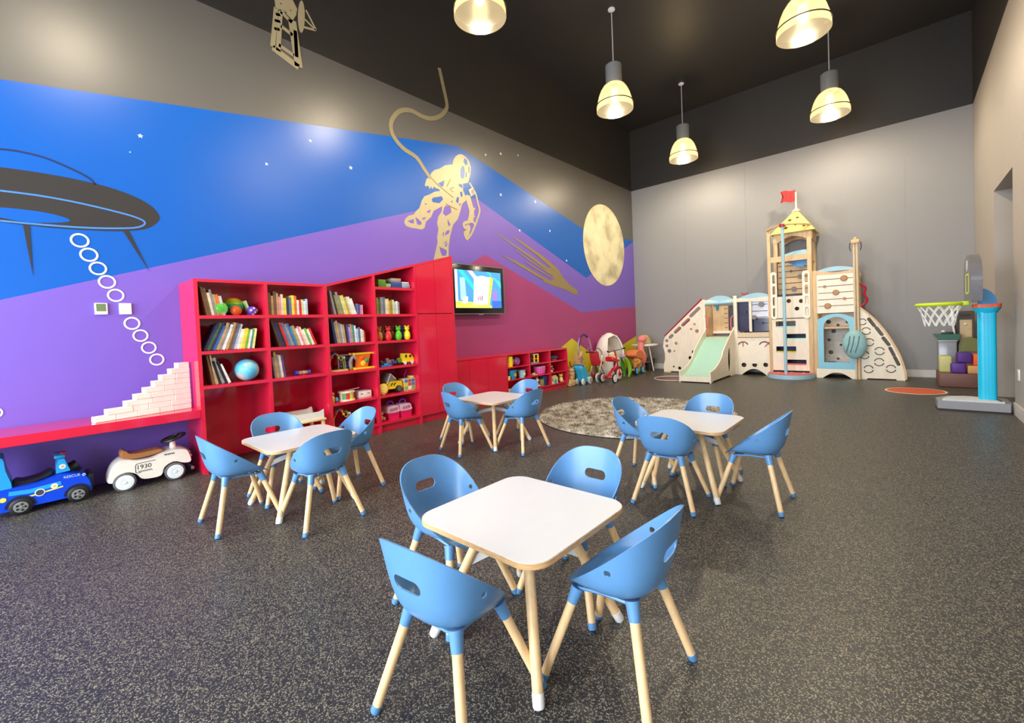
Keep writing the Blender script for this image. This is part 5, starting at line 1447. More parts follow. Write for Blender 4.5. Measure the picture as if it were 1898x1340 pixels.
# globe ball
y = yat(457.5, 686, -4.75)
t = toy('globe_ball', 'pale blue globe ball on the third shelf of the leftmost bay', 'ball', -4.75, y, .79)
M_sea = ramp_mat('globe_print', [(.42, (84, 184, 226)), (.52, (110, 200, 232)), (.56, (150, 196, 190)), (.62, (206, 190, 196))], 7.0, .35, detail=5)
MB().ball((-4.75, y, .79 + .105), .105, 28, 18).build('ball', M_sea, t)
MB().lathe([(.012, -.004), (.012, .0), (.004, .002)], 10, (-4.75, y, 1.0)).build('valve', P((60, 120, 170)), t)
# rainmaker
ya, yb_ = yat(546, 686), yat(574, 684)
t = toy('rainmaker', 'small rainmaker tube lying on the third shelf of the second bay', 'toy', -4.75, (ya + yb_) / 2, .79)
MB().cyl((-4.75, ya + .025, .8135), (-4.75, yb_ - .025, .8135), .019, n=14).build('tube', P((196, 150, 110)), t)
for k in range(4):
    yy = ya + .04 + (yb_ - ya - .08) * k / 3
    MB().ring((-4.75, yy, .8135), .0195, .003, (0, 1, 0), 16, 5).build('coloured_band', P(((210, 80, 50), (60, 110, 190), (220, 190, 60), (120, 80, 160))[k]), t)
MB().cyl((-4.75, ya, .8135), (-4.75, ya + .03, .8135), .0235, n=14).build('end_cap', P((40, 60, 190)), t)
MB().cyl((-4.75, yb_ - .03, .8135), (-4.75, yb_, .8135), .0235, n=14).build('end_cap', P((70, 70, 160)), t)
def bead_maze(lab, x, y, z, s, base=(206, 170, 110), wires=((120, 170, 110), (206, 170, 60))):
    t = toy('bead_maze', lab, 'bead maze', x, y, z)
    MB().box(x - .05 * s, y - .10 * s, z, x + .05 * s, y + .10 * s, z + .018 * s, .004).build('base', C(base), t)
    for k, wc in enumerate(wires):
        xx = x + (.02 - .04 * k) * s
        pts = smooth_pts([(xx, y - .085 * s, z + .015), (xx, y - .09 * s, z + .12 * s), (xx, y - .03 * s, z + .20 * s), (xx, y + .03 * s, z + (.12 + .05 * k) * s), (xx, y + .07 * s, z + .15 * s), (xx, y + .085 * s, z + .015)], 5)
        w = MB().tube(pts, .0045 * s, 6).build('wire', P(wc), t)
        for i, cb in ((7, (210, 60, 60)), (10, (50, 120, 190)), (13, (236, 200, 60)), (18, (80, 170, 90)), (20, (236, 232, 226))):
            MB().ball(pts[min(i, len(pts) - 1)], .013 * s, 10, 6).build('bead', P(cb), w)
    return t
bead_maze('wire bead maze on a wooden base, third shelf of the third bay', -4.74, yat(626, 680, -4.74), .785, 1.0)
y = yat(641, 675, -4.86)
t = toy('learning_tablet', 'grey framed toy tablet behind the bead maze', 'toy tablet', -4.86, y, .785)
MB().box(-4.875, y - .095, .785, -4.86, y + .095, .965, .006).build('frame', P((180, 184, 190)), t)
MB().box(-4.861, y - .08, .80, -4.858, y + .08, .95).build('screen', P((44, 40, 52)), t)
for k in range(3):
    for j in range(4):
        MB().box(-4.858, y - .07 + j * .037, .815 + k * .042, -4.8565, y - .043 + j * .037, .843 + k * .042).build('key', P(((70, 110, 150), (160, 60, 80), (90, 90, 100))[k]), t)
y = yat(656, 672, -4.82)
t = toy('toy_arch', 'pale grey plastic arch toy left of the orange activity centre', 'toy', -4.82, y, .785)
MB().tube(smooth_pts([(-4.82, y - .04, .785), (-4.82, y - .045, .88), (-4.82, y, .935), (-4.82, y + .045, .88), (-4.82, y + .04, .785)], 4), .02, 8).build('arch', P((196, 200, 206)), t)
MB().box(-4.835, y - .05, .785, -4.805, y + .05, .795, .002).build('foot', P((196, 200, 206)), t)
y = yat(671, 668, -4.75)
t = toy('activity_centre', 'orange plastic activity centre with yellow rails on the third bay shelf', 'toy', -4.75, y, .785)
puffy(MB(), [(y - .07, .80), (y + .04, .80), (y + .085, .955), (y - .045, .955)], -4.80, -4.70, .03).build('body', P((236, 110, 26)), t)
for z_, w_ in ((.795, .13), (.965, .13)):
    for x_ in (-4.80, -4.70):
        MB().cyl((x_, y - w_ + .01, z_), (x_, y + w_, z_), .012, n=10).build('rail', P((246, 200, 40)), t)
        for e in (-w_ + .01, w_): MB().ball((x_, y + e, z_), .016, 10, 6).build('rail_knob', P((250, 190, 60)), t)
for dy_, z_, r_, cb in ((-.015, .85, .034, (246, 196, 40)), (.035, .885, .026, (50, 150, 80)), (-.02, .915, .02, (226, 70, 40))):
    MB().ball((-4.695, y + dy_, z_), (.012, r_, r_), 16, 8).build('dial', P(cb), t)
# fourth row of the third bay
y = yat(616, 741, -4.73)
t = toy('toy_figure', 'little orange and blue toddler figure beside the toy drum', 'toy figure', -4.73, y, .447)
MB().lathe([(.03, .447), (.034, .48), (.022, .51), (.015, .52)], 14, (-4.73, y, 0)).build('body', P((226, 180, 60)), t)
MB().ball((-4.73, y, .54), .026, 14, 8).build('head', P((206, 140, 90)), t)
MB().ball((-4.70, y + .035, .475), (.02, .02, .028), 12, 8).build('backpack', P((90, 160, 200)), t)
y = yat(642, 733, -4.74)
t = toy('toy_drum', 'multicoloured toy drum with striped side on the third bay shelf', 'drum', -4.74, y, .447)
MB().lathe([(.092, .447), (.092, .462), (.085, .464)], 24, (-4.74, y, 0)).build('bottom_rim', P((240, 224, 190)), t)
cols = [(226, 230, 60), (220, 90, 50), (40, 110, 120), (236, 236, 220), (90, 170, 80), (210, 60, 70)]
for k in range(12):
    a0, a1 = 2 * PI * k / 12, 2 * PI * (k + 1) / 12
    pts = [(-4.74 + .082 * math.cos(a0 + (a1 - a0) * i / 3), y + .082 * math.sin(a0 + (a1 - a0) * i / 3)) for i in range(4)]
    vs = [(p[0], p[1], .462) for p in pts] + [(p[0], p[1], .535) for p in pts]
    m_ = MB(); m_._add(vs, [(i, i + 1, 5 + i, 4 + i) for i in range(3)]); m_.build('stripe', P(cols[k % 6]), t)
MB().lathe([(.09, .535), (.092, .55), (.085, .553), (0, .553)], 24, (-4.74, y, 0)).build('top_rim', P((240, 226, 196)), t)
MB().tube([(-4.74, y - .02, .556), (-4.70, y + .14, .575)], .006, 6).build('drumstick', P((200, 120, 130)), t)
y = yat(629, 735, -4.86)
t = toy('toy_mug', 'small grey toy saucepan behind the drum', 'toy', -4.88, y, .447)
MB().lathe([(.035, .447), (.04, .49), (.037, .49), (.033, .452), (0, .452)], 16, (-4.88, y, 0)).build('pan', P((130, 130, 140)), t)
MB().cyl((-4.86, y - .03, .485), (-4.80, y - .06, .49), .006, n=8).build('handle', P((60, 60, 66)), t)
ya, yb_ = yat(665, 734, -4.72), yat(689, 731, -4.72)
t = toy('music_box_toy', 'flat white toy keyboard box at the right of the drum shelf', 'toy', -4.77, (ya + yb_) / 2, .447)
MB().box(-4.85, ya, .447, -4.72, yb_, .525, .006).build('case', P((238, 232, 226)), t)
MB().box(-4.84, ya + .01, .525, -4.73, yb_ - .01, .53, .002).build('lid', P((206, 186, 206)), t)
for yy in (ya + .04, yb_ - .04):
    MB().box(-4.72, yy - .015, .49, -4.7185, yy + .015, .498).build('print', P((70, 60, 70)), t)
bead_maze('yellow wire bead maze on the bottom shelf of the third bay', -4.74, yat(627, 790, -4.74) + .05, .125, 1.15, (190, 60, 60), ((236, 190, 50), (246, 160, 60)))
t = toy('toy_blocks_cart', 'small red toy cart on the bottom shelf behind the blue chair', 'toy', -4.74, 2.66, .125)
MB().box(-4.80, 2.60, .15, -4.68, 2.72, .20, .006).build('tray', P((170, 30, 40)), t)
for yy in (2.62, 2.70):
    for x_ in (-4.80, -4.68): MB().cyl((x_ - .008, yy, .1455), (x_ + .008, yy, .1455), .02, n=12).build('wheel', P((50, 50, 56)), t)
# fourth bay: boxed games on top
y0 = yat(699, 528, -4.75)
for nm, lab, cb, a, b, z0_, h_ in (('game_box', 'bright green boxed game on the topmost shelf', (96, 170, 50), .0, .10, .0, .10), ('game_box', 'pale green flat box under nothing beside the green box', (150, 190, 120), .105, .17, .0, .055),
                                 ('game_box', 'blue boxed game lying on the topmost shelf', (52, 84, 160), .18, .33, .0, .075), ('game_box', 'grey and peach boxed game lying on the blue box', (186, 172, 166), .185, .32, .0755, .05), ('game_box', 'pale blue boxed game at the right of the topmost shelf', (150, 180, 206), .335, .45, .0, .06), ('game_box', 'slim white box lying on the pale blue game box', (226, 226, 226), .34, .44, .0605, .025)):
    t = toy(nm, lab.replace(' under nothing', ''), 'game box', -4.80, y0 + (a + b) / 2, 1.745 + z0_, 'boxed games on the topmost shelf')
    MB().box(-4.89, y0 + a, 1.745 + z0_, -4.72, y0 + b, 1.745 + z0_ + h_ * .35, .002).build('box_base', P(tuple(int(v * .8) for v in cb)), t)
    MB().box(-4.892, y0 + a - .001, 1.745 + z0_ + h_ * .35, -4.718, y0 + b + .001, 1.745 + z0_ + h_, .002).build('box_lid', P(cb), t)
# skittles
for px, lab, cb, xx, sc in ((703, 'orange-brown animal skittle at the left of the skittle shelf', (196, 110, 40), -4.74, 1.0), (709, 'grey animal skittle behind the orange one', (96, 92, 86), -4.84, 1.0), (719.5, 'bright red animal skittle in the middle of the skittle shelf', (214, 50, 46), -4.72, 1.05), (726, 'brown animal skittle behind the red one', (120, 70, 40), -4.86, .95), (738.5, 'bright green frog skittle', (84, 196, 40), -4.72, 1.08), (747, 'dark blue animal skittle standing behind the green and yellow ones', (40, 60, 120), -4.88, .95), (754.5, 'bright yellow animal skittle at the right of the skittle shelf', (240, 222, 40), -4.72, 1.08)):
    y = yat(px, 620, xx); h = .165 * sc; z = 1.10
    t = thing('skittle', lab, 'skittle', (xx, y, z), 'animal skittles')
    MB().lathe([(.026, 0), (.038, .02), (.042, .05), (.034, .09), (.02, .112), (.018, .118)], 18, (xx, y, z)).build('body', P(cb), t)
    MB().ball((xx, y, z + .14), (.028, .033, .028), 16, 10).build('head', P(cb), t)
    for s_ in (-1, 1):
        MB().ball((xx, y + s_ * .024, z + .168), (.010, .013, .013), 10, 6).build('ear', P(cb), t)
        MB().ball((xx + .026, y + s_ * .012, z + .147), .004, 8, 5).build('eye', M_black, t)
# train shelf
def wheels4(t, x0, x1, ys, z, r, m, w=.012):
    for x_ in (x0, x1):
        for yy in ys: MB().cyl((x_ - w / 2, yy, z + r), (x_ + w / 2, yy, z + r), r, n=14).build('wheel', m, t)
zt_ = .785
for k, (pa, pb, cb, h, lab) in enumerate(((703, 714, (70, 70, 84), .05, 'dark grey toy train wagon at the left of the train shelf'), (714, 724, (150, 132, 140), .075, 'mauve toy train wagon in the middle of the train shelf'), (724, 734, (70, 74, 150), .055, 'violet toy train wagon in front of the green one'), (736, 744, (92, 140, 60), .065, 'green toy wagon next to the yellow truck'))):
    ya, yb_ = yat(pa, 671, -4.78), yat(pb, 671, -4.78)
    t = thing('toy_wagon', lab, 'toy train', (-4.78, (ya + yb_) / 2, zt_), 'toy train wagons')
    MB().box(-4.81, ya + .004, zt_ + .018, -4.75, yb_ - .004, zt_ + h, .005).build('body', P(cb), t)
    MB().box(-4.80, ya + .01, zt_ + h, -4.76, (ya + yb_) / 2, zt_ + h + .018, .004).build('load', P(tuple(min(255, v + 40) for v in cb)), t)
    wheels4(t, -4.81, -4.75, (ya + .015, yb_ - .015), zt_, .014, M_black)
t = thing('toy_track', 'flat bright blue toy boat at the front of the train shelf', 'toy boat', (-4.68, yat(715, 677, -4.69), zt_))
yy = yat(715, 677, -4.69)
puffy(MB(), [(yy - .09, zt_ + .02), (yy - .07, zt_), (yy + .05, zt_), (yy + .09, zt_ + .022)], -4.72, -4.66, .1).build('hull', P((36, 110, 190)), t)
MB().box(-4.70, yy - .02, zt_ + .02, -4.68, yy + .03, zt_ + .035, .003).build('deck_house', P((60, 160, 220)), t)
ya, yb_ = yat(747, 668, -4.72), yat(768, 668, -4.72)
t = thing('toy_truck', 'yellow toy truck with rounded cab on the train shelf', 'toy truck', (-4.76, (ya + yb_) / 2, zt_))
puffy(MB(), [(ya, zt_ + .025), (yb_, zt_ + .025), (yb_ - .005, zt_ + .07), (yb_ - .035, zt_ + .115), (yb_ - .06, zt_ + .135), (ya + .01, zt_ + .14)], -4.80, -4.72, .05).build('body', P((244, 212, 40)), t)
MB().box(-4.7195, ya + .035, zt_ + .085, -4.718, ya + .06, zt_ + .12).build('side_window', M_black, t)
MB().box(-4.7195, yb_ - .075, zt_ + .085, -4.718, yb_ - .045, zt_ + .115).build('side_window', M_black, t)
wheels4(t, -4.80, -4.72, (ya + .03, yb_ - .035), zt_, .022, P((226, 222, 210)))
# loader shelf
zt_ = .447
ya, yb_ = yat(700, 712, -4.74), yat(744, 705, -4.74)
t = thing('toy_loader', 'big yellow toy loader with grey bucket and large wheel', 'toy loader', (-4.78, (ya + yb_) / 2, zt_))
wheel(t, (-4.70, ya + .045, zt_ + .068), .067, .04, P((238, 196, 60)), P((246, 216, 120)), rr=.7)
wheel(t, (-4.86, ya + .045, zt_ + .068), .067, .04, P((238, 196, 60)), P((246, 216, 120)), rr=.7)
for x_ in (-4.70, -4.86): wheel(t, (x_, yb_ - .07, zt_ + .045), .044, .03, M_black, P((90, 90, 90)))
puffy(MB(), [(ya + .10, zt_ + .05), (yb_ - .005, zt_ + .05), (yb_ - .01, zt_ + .14), (ya + .13, zt_ + .155)], -4.85, -4.71, .04).build('body', P((244, 206, 26)), t)
MB().stroke([(ya + .16, zt_ + .09), (ya + .19, zt_ + .125)], .014, .002, FX(-4.71)).build('black_stripe', M_black, t)
MB().stroke([(ya + .20, zt_ + .09), (ya + .23, zt_ + .125)], .014, .002, FX(-4.71)).build('black_stripe', M_black, t)
puffy(MB(), [(ya + .08, zt_ + .15), (ya + .15, zt_ + .25), (ya + .21, zt_ + .20), (ya + .22, zt_ + .155)], -4.86, -4.70, .03).build('bucket', P((124, 118, 116)), t)
MB().tube([(-4.70, ya + .10, zt_ + .12), (-4.70, ya + .16, zt_ + .24), (-4.70, ya + .23, zt_ + .17)], .009, 6).build('lift_arm', P((196, 190, 180)), t)
ya, yb_ = yat(746, 700, -4.74), yat(768, 697, -4.74)
t = thing('activity_cube', 'pastel toy activity cube with printed sides beside the loader', 'toy cube', (-4.78, (ya + yb_) / 2, zt_))
MB().box(-4.84, ya, zt_, -4.72, yb_, zt_ + .155, .008).build('cube', P((226, 214, 150)), t)
n_ = 4; Rc = random.Random(4)
for i in range(3):
    for j in range(3):
        yy = ya + .012 + (yb_ - ya - .024) * i / 3; zz = zt_ + .012 + .134 * j / 3
        MB().box(-4.72, yy + .003, zz + .003, -4.7175, yy + (yb_ - ya - .024) / 3 - .003, zz + .042, .001, 1).build('tile', P(Rc.choice([(70, 130, 200), (120, 190, 90), (240, 210, 60), (210, 80, 90), (120, 200, 220), (240, 240, 236)])), t)
MB().tube(smooth_pts([(-4.78, ya + .06, zt_ + .155), (-4.78, ya + .055, zt_ + .20), (-4.78, ya + .085, zt_ + .235), (-4.78, ya + .075, zt_ + .26)], 4), .005, 6).build('violet_wire', P((120, 50, 190)), t)
MB().box(-4.83, yb_ - .05, zt_ + .155, -4.73, yb_ - .01, zt_ + .18, .004).build('top_rail', P((238, 226, 120)), t)
# pet carriers
zt_ = .125
for pa, pb, lab in ((718, 740, 'pink and white toy pet carrier on the left of the bottom shelf'), (742, 763, 'pink and white toy pet carrier on the right of the bottom shelf')):
    ya, yb_ = yat(pa, 765, -4.73), yat(pb, 760, -4.73)
    t = thing('pet_carrier', lab, 'pet carrier', (-4.78, (ya + yb_) / 2, zt_), 'toy pet carriers')
    cy_ = (ya + yb_) / 2; hw = (yb_ - ya) / 2
    puffy(MB(), [(cy_ - hw * .85, zt_), (cy_ + hw * .85, zt_), (cy_ + hw, zt_ + .075), (cy_ - hw, zt_ + .075)], -4.88, -4.72, .03).build('base', P((226, 20, 96)), t)
    puffy(MB(), smooth_pts([(cy_ - hw, zt_ + .076), (cy_ + hw, zt_ + .076), (cy_ + hw, zt_ + .11), (cy_ + hw * .75, zt_ + .16), (cy_ - hw * .75, zt_ + .16), (cy_ - hw, zt_ + .11)], 2, True), -4.88, -4.72, .06).build('hood', P((244, 196, 214)), t)
    MB().tube(smooth_pts([(-4.80, cy_ - .045, zt_ + .155), (-4.80, cy_ - .04, zt_ + .195), (-4.80, cy_, zt_ + .212), (-4.80, cy_ + .04, zt_ + .195), (-4.80, cy_ + .045, zt_ + .155)], 3), .011, 8).build('handle', P((110, 60, 190)), t)
    for k in range(3):
        MB().box(-4.7215, cy_ - hw * .55 + k * .022, zt_ + .095, -4.719, cy_ - hw * .55 + k * .022 + .009, zt_ + .13).build('door_bar', P((60, 40, 60)), t)
    MB().box(-4.7215, cy_ + hw * .15, zt_ + .10, -4.719, cy_ + hw * .7, zt_ + .135, .001, 1).build('vent', P((196, 120, 160)), t)
y = yat(707, 775, -4.72)
t = thing('wooden_bear', 'little wooden jointed bear on the bottom shelf left of the carriers', 'toy figure', (-4.72, y, zt_))
MB().ball((-4.72, y, zt_ + .035), (.026, .03, .035), 14, 8).build('body', C((176, 136, 80)), t)
MB().ball((-4.72, y, zt_ + .09), .026, 14, 8).build('head', C((190, 150, 92)), t)
for s_ in (-1, 1):
    MB().ball((-4.72, y + s_ * .02, zt_ + .113), .010, 8, 6).build('ear', C((176, 136, 80)), t)
    MB().ball((-4.70, y + s_ * .03, zt_ + .03), (.012, .014, .022), 10, 6).build('paw', C((206, 150, 100)), t)
t = thing('toy_robot', 'small blue and green toy robot behind the wooden bear', 'toy figure', (-4.84, y + .02, zt_))
MB().box(-4.87, y - .02, zt_ + .0, -4.82, y + .05, zt_ + .10, .006).build('body', P((80, 110, 80)), t)
MB().box(-4.865, y - .01, zt_ + .101, -4.825, y + .04, zt_ + .15, .008).build('head', P((40, 70, 150)), t)

# ================================================================== TOYS IN THE LOW CABINET CUBBIES
def cub(col, f, px_front=-4.86): a, b = CUB[col]; return a + (b - a) * f
G = 'toys in the low cabinet'
x = -4.86
def ct(name, lab, cat, y, z): return thing(name, lab, cat, (x, y, z), G)
y, z = cub(0, .22), CZ[2]
t = ct('toy_jug', 'yellow toy jug in the upper left cubby', 'toy jug', y, z)
MB().lathe([(.05, 0), (.055, .04), (.05, .14), (.055, .165), (.05, .168), (.045, .14), (.0, .02)], 16, (x, y, z)).build('jug', P((244, 208, 30)), t)
MB().tube(smooth_pts([(x, y + .05, z + .13), (x, y + .085, z + .11), (x, y + .08, z + .05), (x, y + .052, z + .03)], 3), .009, 6).build('handle', P((238, 196, 30)), t)
MB().lathe([(.02, .168), (.03, .178), (.012, .182)], 12, (x, y, z)).build('lid_knob', P((244, 208, 30)), t)
y = cub(0, .52)
t = ct('toy_spinner', 'round purple spinner toy beside the yellow jug', 'toy', y, z)
MB().lathe([(0, -.03), (.06, -.03), (.075, 0), (.06, .03), (0, .03)], 24, (x, y, z + .076), (1, 0, 0)).build('disc', P((124, 60, 128)), t)
MB().ring((x + .03, y, z + .076), .042, .008, (1, 0, 0), 22, 6).build('inner_ring', P((160, 90, 160)), t)
MB().ball((x + .035, y, z + .076), .015, 10, 6).build('hub', P((196, 60, 110)), t)
y = cub(1, .30)
t = ct('toy_garage', 'yellow and blue toy garage tower in the upper middle cubby', 'toy garage', y, z)
MB().box(x - .05, y - .11, z, x + .05, y + .09, z + .02, .004).build('base', P((120, 160, 200)), t)
for yy in (y - .03, y + .075): MB().box(x + .03, yy - .012, z + .02, x + .05, yy + .012, z + .165, .003).build('column', P((240, 206, 60)), t)
MB().box(x - .04, y - .04, z + .15, x + .05, y + .09, z + .168, .003).build('roof', P((190, 196, 220)), t)
MB().box(x - .04, y - .02, z + .07, x + .045, y + .07, z + .085, .003).build('floor_deck', P((236, 150, 40)), t)
MB().box(x - .05, y - .11, z + .02, x + .0, y - .05, z + .13, .004).build('lift', P((50, 50, 110)), t)
y = cub(2, .30)
t = ct('toy_plane', 'dark blue toy plane with orange belly in the upper right cubby', 'toy plane', y, z)
puffy(MB(), smooth_pts([(y - .12, z + .06), (y - .06, z + .03), (y + .08, z + .03), (y + .13, z + .06), (y + .05, z + .09), (y - .05, z + .085)], 3, True), x - .03, x + .03, .15).build('fuselage', P((44, 44, 100)), t)
MB().box(x - .10, y - .03, z + .045, x + .09, y + .03, z + .055, .003).build('wing', P((90, 60, 110)), t)
MB().box(x - .02, y - .05, z, x + .025, y + .07, z + .03, .006).build('undercarriage', P((200, 70, 30)), t)
MB().box(x - .004, y - .13, z + .06, x + .004, y - .09, z + .12, .002).build('tail_fin', P((60, 60, 130)), t)
z = CZ[1]
def bucket(lab, y, r, h, cb, label_c):
    t = ct('toy_bucket', lab, 'bucket', y, z)
    MB().lathe([(r * .72, 0), (r, h), (r * .94, h), (r * .68, .008), (0, .008)], 20, (x, y, z)).build('pail', P(cb), t)
    MB().ring((x, y, z + h), r * .98, .005, n=22, m=6).build('lip', P(tuple(int(v * .8) for v in cb)), t)
    MB().prism(circ(y, z + h * .5, r * .38, 16), .004, FX(x + r * .86)).build('round_label', P(label_c), t)
bucket('blue toy bucket with round label in the middle left cubby', cub(0, .30), .085, .145, (36, 140, 190), (214, 170, 60))
bucket('small teal and white toy bucket beside the blue bucket', cub(0, .74), .07, .12, (170, 214, 222), (236, 236, 232))
y = cub(0, .05) + .01
t = ct('yellow_cone', 'small yellow stacking cup in front of the blue bucket', 'toy cup', y, z)
t.location.x = x + .045
MB().lathe([(.022, 0), (.028, .06), (.025, .06), (.018, .006), (0, .006)], 14, (x + .045, y, z)).build('cup', P((246, 206, 80)), t)
MB().ring((x + .045, y, z + .06), .027, .003, n=16, m=5).build('lip', P((236, 180, 60)), t)
y = cub(1, .62)
t = ct('pink_basket', 'bright pink toy basket in the centre cubby', 'basket', y, z)
MB().lathe([(.075, 0), (.10, .05), (.105, .13), (.098, .13), (.09, .05), (0, .01)], 22, (x - .02, y, z)).build('basket', P((232, 90, 178)), t)
for k in range(14):
    a = 2 * PI * k / 14
    MB().cyl((x - .02 + .092 * math.cos(a), y + .092 * math.sin(a), z + .02), (x - .02 + .106 * math.cos(a), y + .106 * math.sin(a), z + .125), .005, n=6).build('rib', P((244, 140, 206)), t)
MB().ring((x - .02, y, z + .135), .104, .007, n=24, m=6).build('rim', P((200, 160, 206)), t)
MB().ball((x - .02, y - .02, z + .12), (.07, .07, .035), 14, 8).build('contents', P((120, 30, 80)), t)
y = cub(1, .25)
t = ct('toy_sandwich', 'beige toy food plate left of the pink basket', 'toy food', y, z)
MB().lathe([(.05, 0), (.075, .012), (.07, .016), (0, .01)], 20, (x + .01, y, z)).build('plate', P((226, 206, 160)), t)
for k, cb in enumerate(((206, 150, 80), (240, 220, 170), (196, 130, 70))):
    MB().ball((x + .01, y - .03 + .03 * k, z + .03), (.02, .018, .016), 10, 6).build('bun', P(cb), t)
y = cub(2, .18)
t = ct('rag_doll', 'small brown and white doll in the middle right cubby', 'doll', y, z)
MB().lathe([(.035, 0), (.03, .05), (.018, .08)], 14, (x, y, z)).build('dress', C((110, 60, 50)), t)
MB().ball((x, y, z + .105), .026, 14, 8).build('head', C((226, 180, 150)), t)
MB().ball((x - .006, y, z + .113), (.027, .028, .024), 14, 8).build('hair', C((70, 30, 30)), t)
MB().ball((x + .035, y - .04, z + .02), .02, 12, 8).build('ball', P((240, 230, 206)), t)
MB().tube([(x, y + .02, z + .075), (x + .01, y + .055, z + .045)], .009, 6).build('arm', C((226, 180, 150)), t)
z = CZ[0]
y = cub(0, .12)
t = ct('yellow_car', 'small yellow toy car in the lower left cubby', 'toy car', y, z)
puffy(MB(), [(y - .05, z + .015), (y + .05, z + .015), (y + .045, z + .04), (y + .02, z + .065), (y - .025, z + .065), (y - .05, z + .04)], x - .03, x + .03, .05).build('body', P((240, 200, 50)), t)
wheels4(t, x - .03, x + .03, (y - .03, y + .03), z, .014, M_black)
y = cub(1, .40)
t = ct('plush_rabbit', 'white plush rabbit slumped in the lower middle cubby', 'plush toy', y, z)
MB().ball((x, y, z + .045), (.038, .036, .045), 14, 8).build('body', C((222, 206, 196)), t)
MB().ball((x + .01, y + .015, z + .115), (.03, .03, .032), 14, 8).build('head', C((230, 216, 206)), t)
for s_ in (-1, 1):
    MB().tube([(x, y + .015 + s_ * .012, z + .14), (x - .005, y + .02 + s_ * .02, z + .175)], [.011, .007], 8).build('ear', C((214, 190, 190)), t)
    MB().tube([(x + .02, y + s_ * .02, z + .03), (x + .05, y + s_ * .035, z + .015)], [.015, .012], 8).build('foot', C((226, 210, 200)), t)
rb('toy_box', 'khaki upright toy box in the lower middle cubby', x - .03, cub(1, .56), z, x + .03, cub(1, .72), z + .12, P((150, 140, 90)), .004, 'box')
rb('picture_book', 'dark blue picture book upright in the lower middle cubby', x - .06, cub(1, .78), z, x + .04, cub(1, .86), z + .165, P((30, 40, 120)), .003, 'book')
rb('picture_book', 'teal picture book upright beside the khaki box', x - .06, cub(1, .735), z, x + .03, cub(1, .765), z + .17, P((40, 90, 120)), .002, 'book')
y = cub(2, .27)
t = ct('toy_house', 'pastel toy house with blue door in the lower right cubby', 'toy house', y, z)
MB().prism([(y - .10, z), (y + .09, z), (y + .09, z + .09), (y + .02, z + .145), (y - .10, z + .12)], .08, FX(x - .04)).build('house', P((214, 214, 160)), t)
MB().prism([(y - .02, z), (y + .045, z), (y + .045, z + .06), (y + .012, z + .085), (y - .02, z + .06)], .004, FX(x + .04)).build('door', P((60, 150, 190)), t)
MB().box(x - .045, y - .09, z + .05, x + .044, y - .05, z + .10, .003).build('shutter', P((206, 110, 90)), t)
MB().stroke([(y - .10, z + .125), (y + .02, z + .15), (y + .095, z + .092)], .014, .09, FX(x - .045)).build('roof_edge', P((240, 214, 110)), t)
y = cub(2, .74)
t = ct('plush_duck', 'yellow toy duck with pale bib in the lower right cubby', 'plush toy', y, z)
MB().ball((x, y, z + .05), (.04, .042, .05), 14, 8).build('body', C((226, 220, 190)), t)
MB().ball((x, y, z + .12), .035, 14, 8).build('head', C((244, 196, 50)), t)
MB().ball((x + .03, y, z + .115), (.02, .022, .009), 10, 6).build('beak', C((236, 140, 40)), t)
for s_ in (-1, 1):
    MB().ball((x, y + s_ * .045, z + .145), (.012, .028, .014), 10, 6).build('ear', C((244, 190, 60)), t)
    MB().ball((x + .03, y + s_ * .025, z + .015), (.022, .018, .014), 10, 6).build('foot', C((236, 180, 60)), t)

# ================================================================== TOYS LINED UP ALONG THE WALL
GW = 'toys lined up beside the low cabinet'
def zt(x_, y_): return (1040 + x_ / 10.544, 600 + y_ / 10.544)
# brown patterned push crate
M_patt = ramp_mat('patterned_card', [(.38, (120, 88, 52)), (.45, (206, 170, 112)), (.58, (214, 182, 128)), (.63, (190, 110, 70))], 34, .7, detail=2)
cx, cy = -4.86, 7.08
t = thing('patterned_giraffe', 'tan patterned giraffe-print floor toy next to the low cabinet', 'toy', (cx, cy, 0), GW)
MB().box(cx - .09, cy - .11, 0, cx + .09, cy + .08, .13, .03, 3).build('body', M_patt, t)
MB().box(cx - .06, cy - .01, .12, cx + .06, cy + .10, .28, .03, 3).build('neck', M_patt, t)
MB().ball((cx, cy + .06, .30), (.06, .07, .045), 14, 8).build('head', M_patt, t)
for s_ in (-1, 1): MB().ball((cx + s_ * .045, cy + .05, .345), (.014, .012, .022), 8, 6).build('ear', M_patt, t)
# light blue scoot car
cx, cy = -4.77, 7.38
t = thing('scoot_car', 'light blue ride-on scooter car in front of the yellow mural', 'ride-on toy', (cx, cy, 0), GW)
M_scoot = mat('scoot_blue', (58, 170, 214), .3, var=.04)
puffy(MB(), smooth_pts([(cy - .15, .38), (cy - .16, .33), (cy - .10, .20), (cy - .04, .06), (cy + .16, .04), (cy + .19, .10), (cy + .12, .18), (cy + .02, .28), (cy - .06, .39)], 3, True), cx - .10, cx + .10, .08).build('body', M_scoot, t)
MB().tube([(cx - .11, cy - .12, .385), (cx, cy - .125, .40), (cx + .11, cy - .12, .385)], .018, 8).build('handlebar', P((40, 110, 150)), t)
wheel(t, (cx + .10, cy + .13, .075), .074, .03, P((206, 208, 212)), P((150, 154, 160)))
wheel(t, (cx - .10, cy + .13, .075), .074, .03, P((206, 208, 212)), P((150, 154, 160)))
wheel(t, (cx + .07, cy - .07, .065), .064, .03, M_whitepl, P((190, 200, 210)))
wheel(t, (cx - .07, cy - .07, .065), .064, .03, M_whitepl, P((190, 200, 210)))
MB().box(cx + .10, cy + .02, .11, cx + .104, cy + .12, .145, .002).build('plate', P((236, 226, 80)), t)
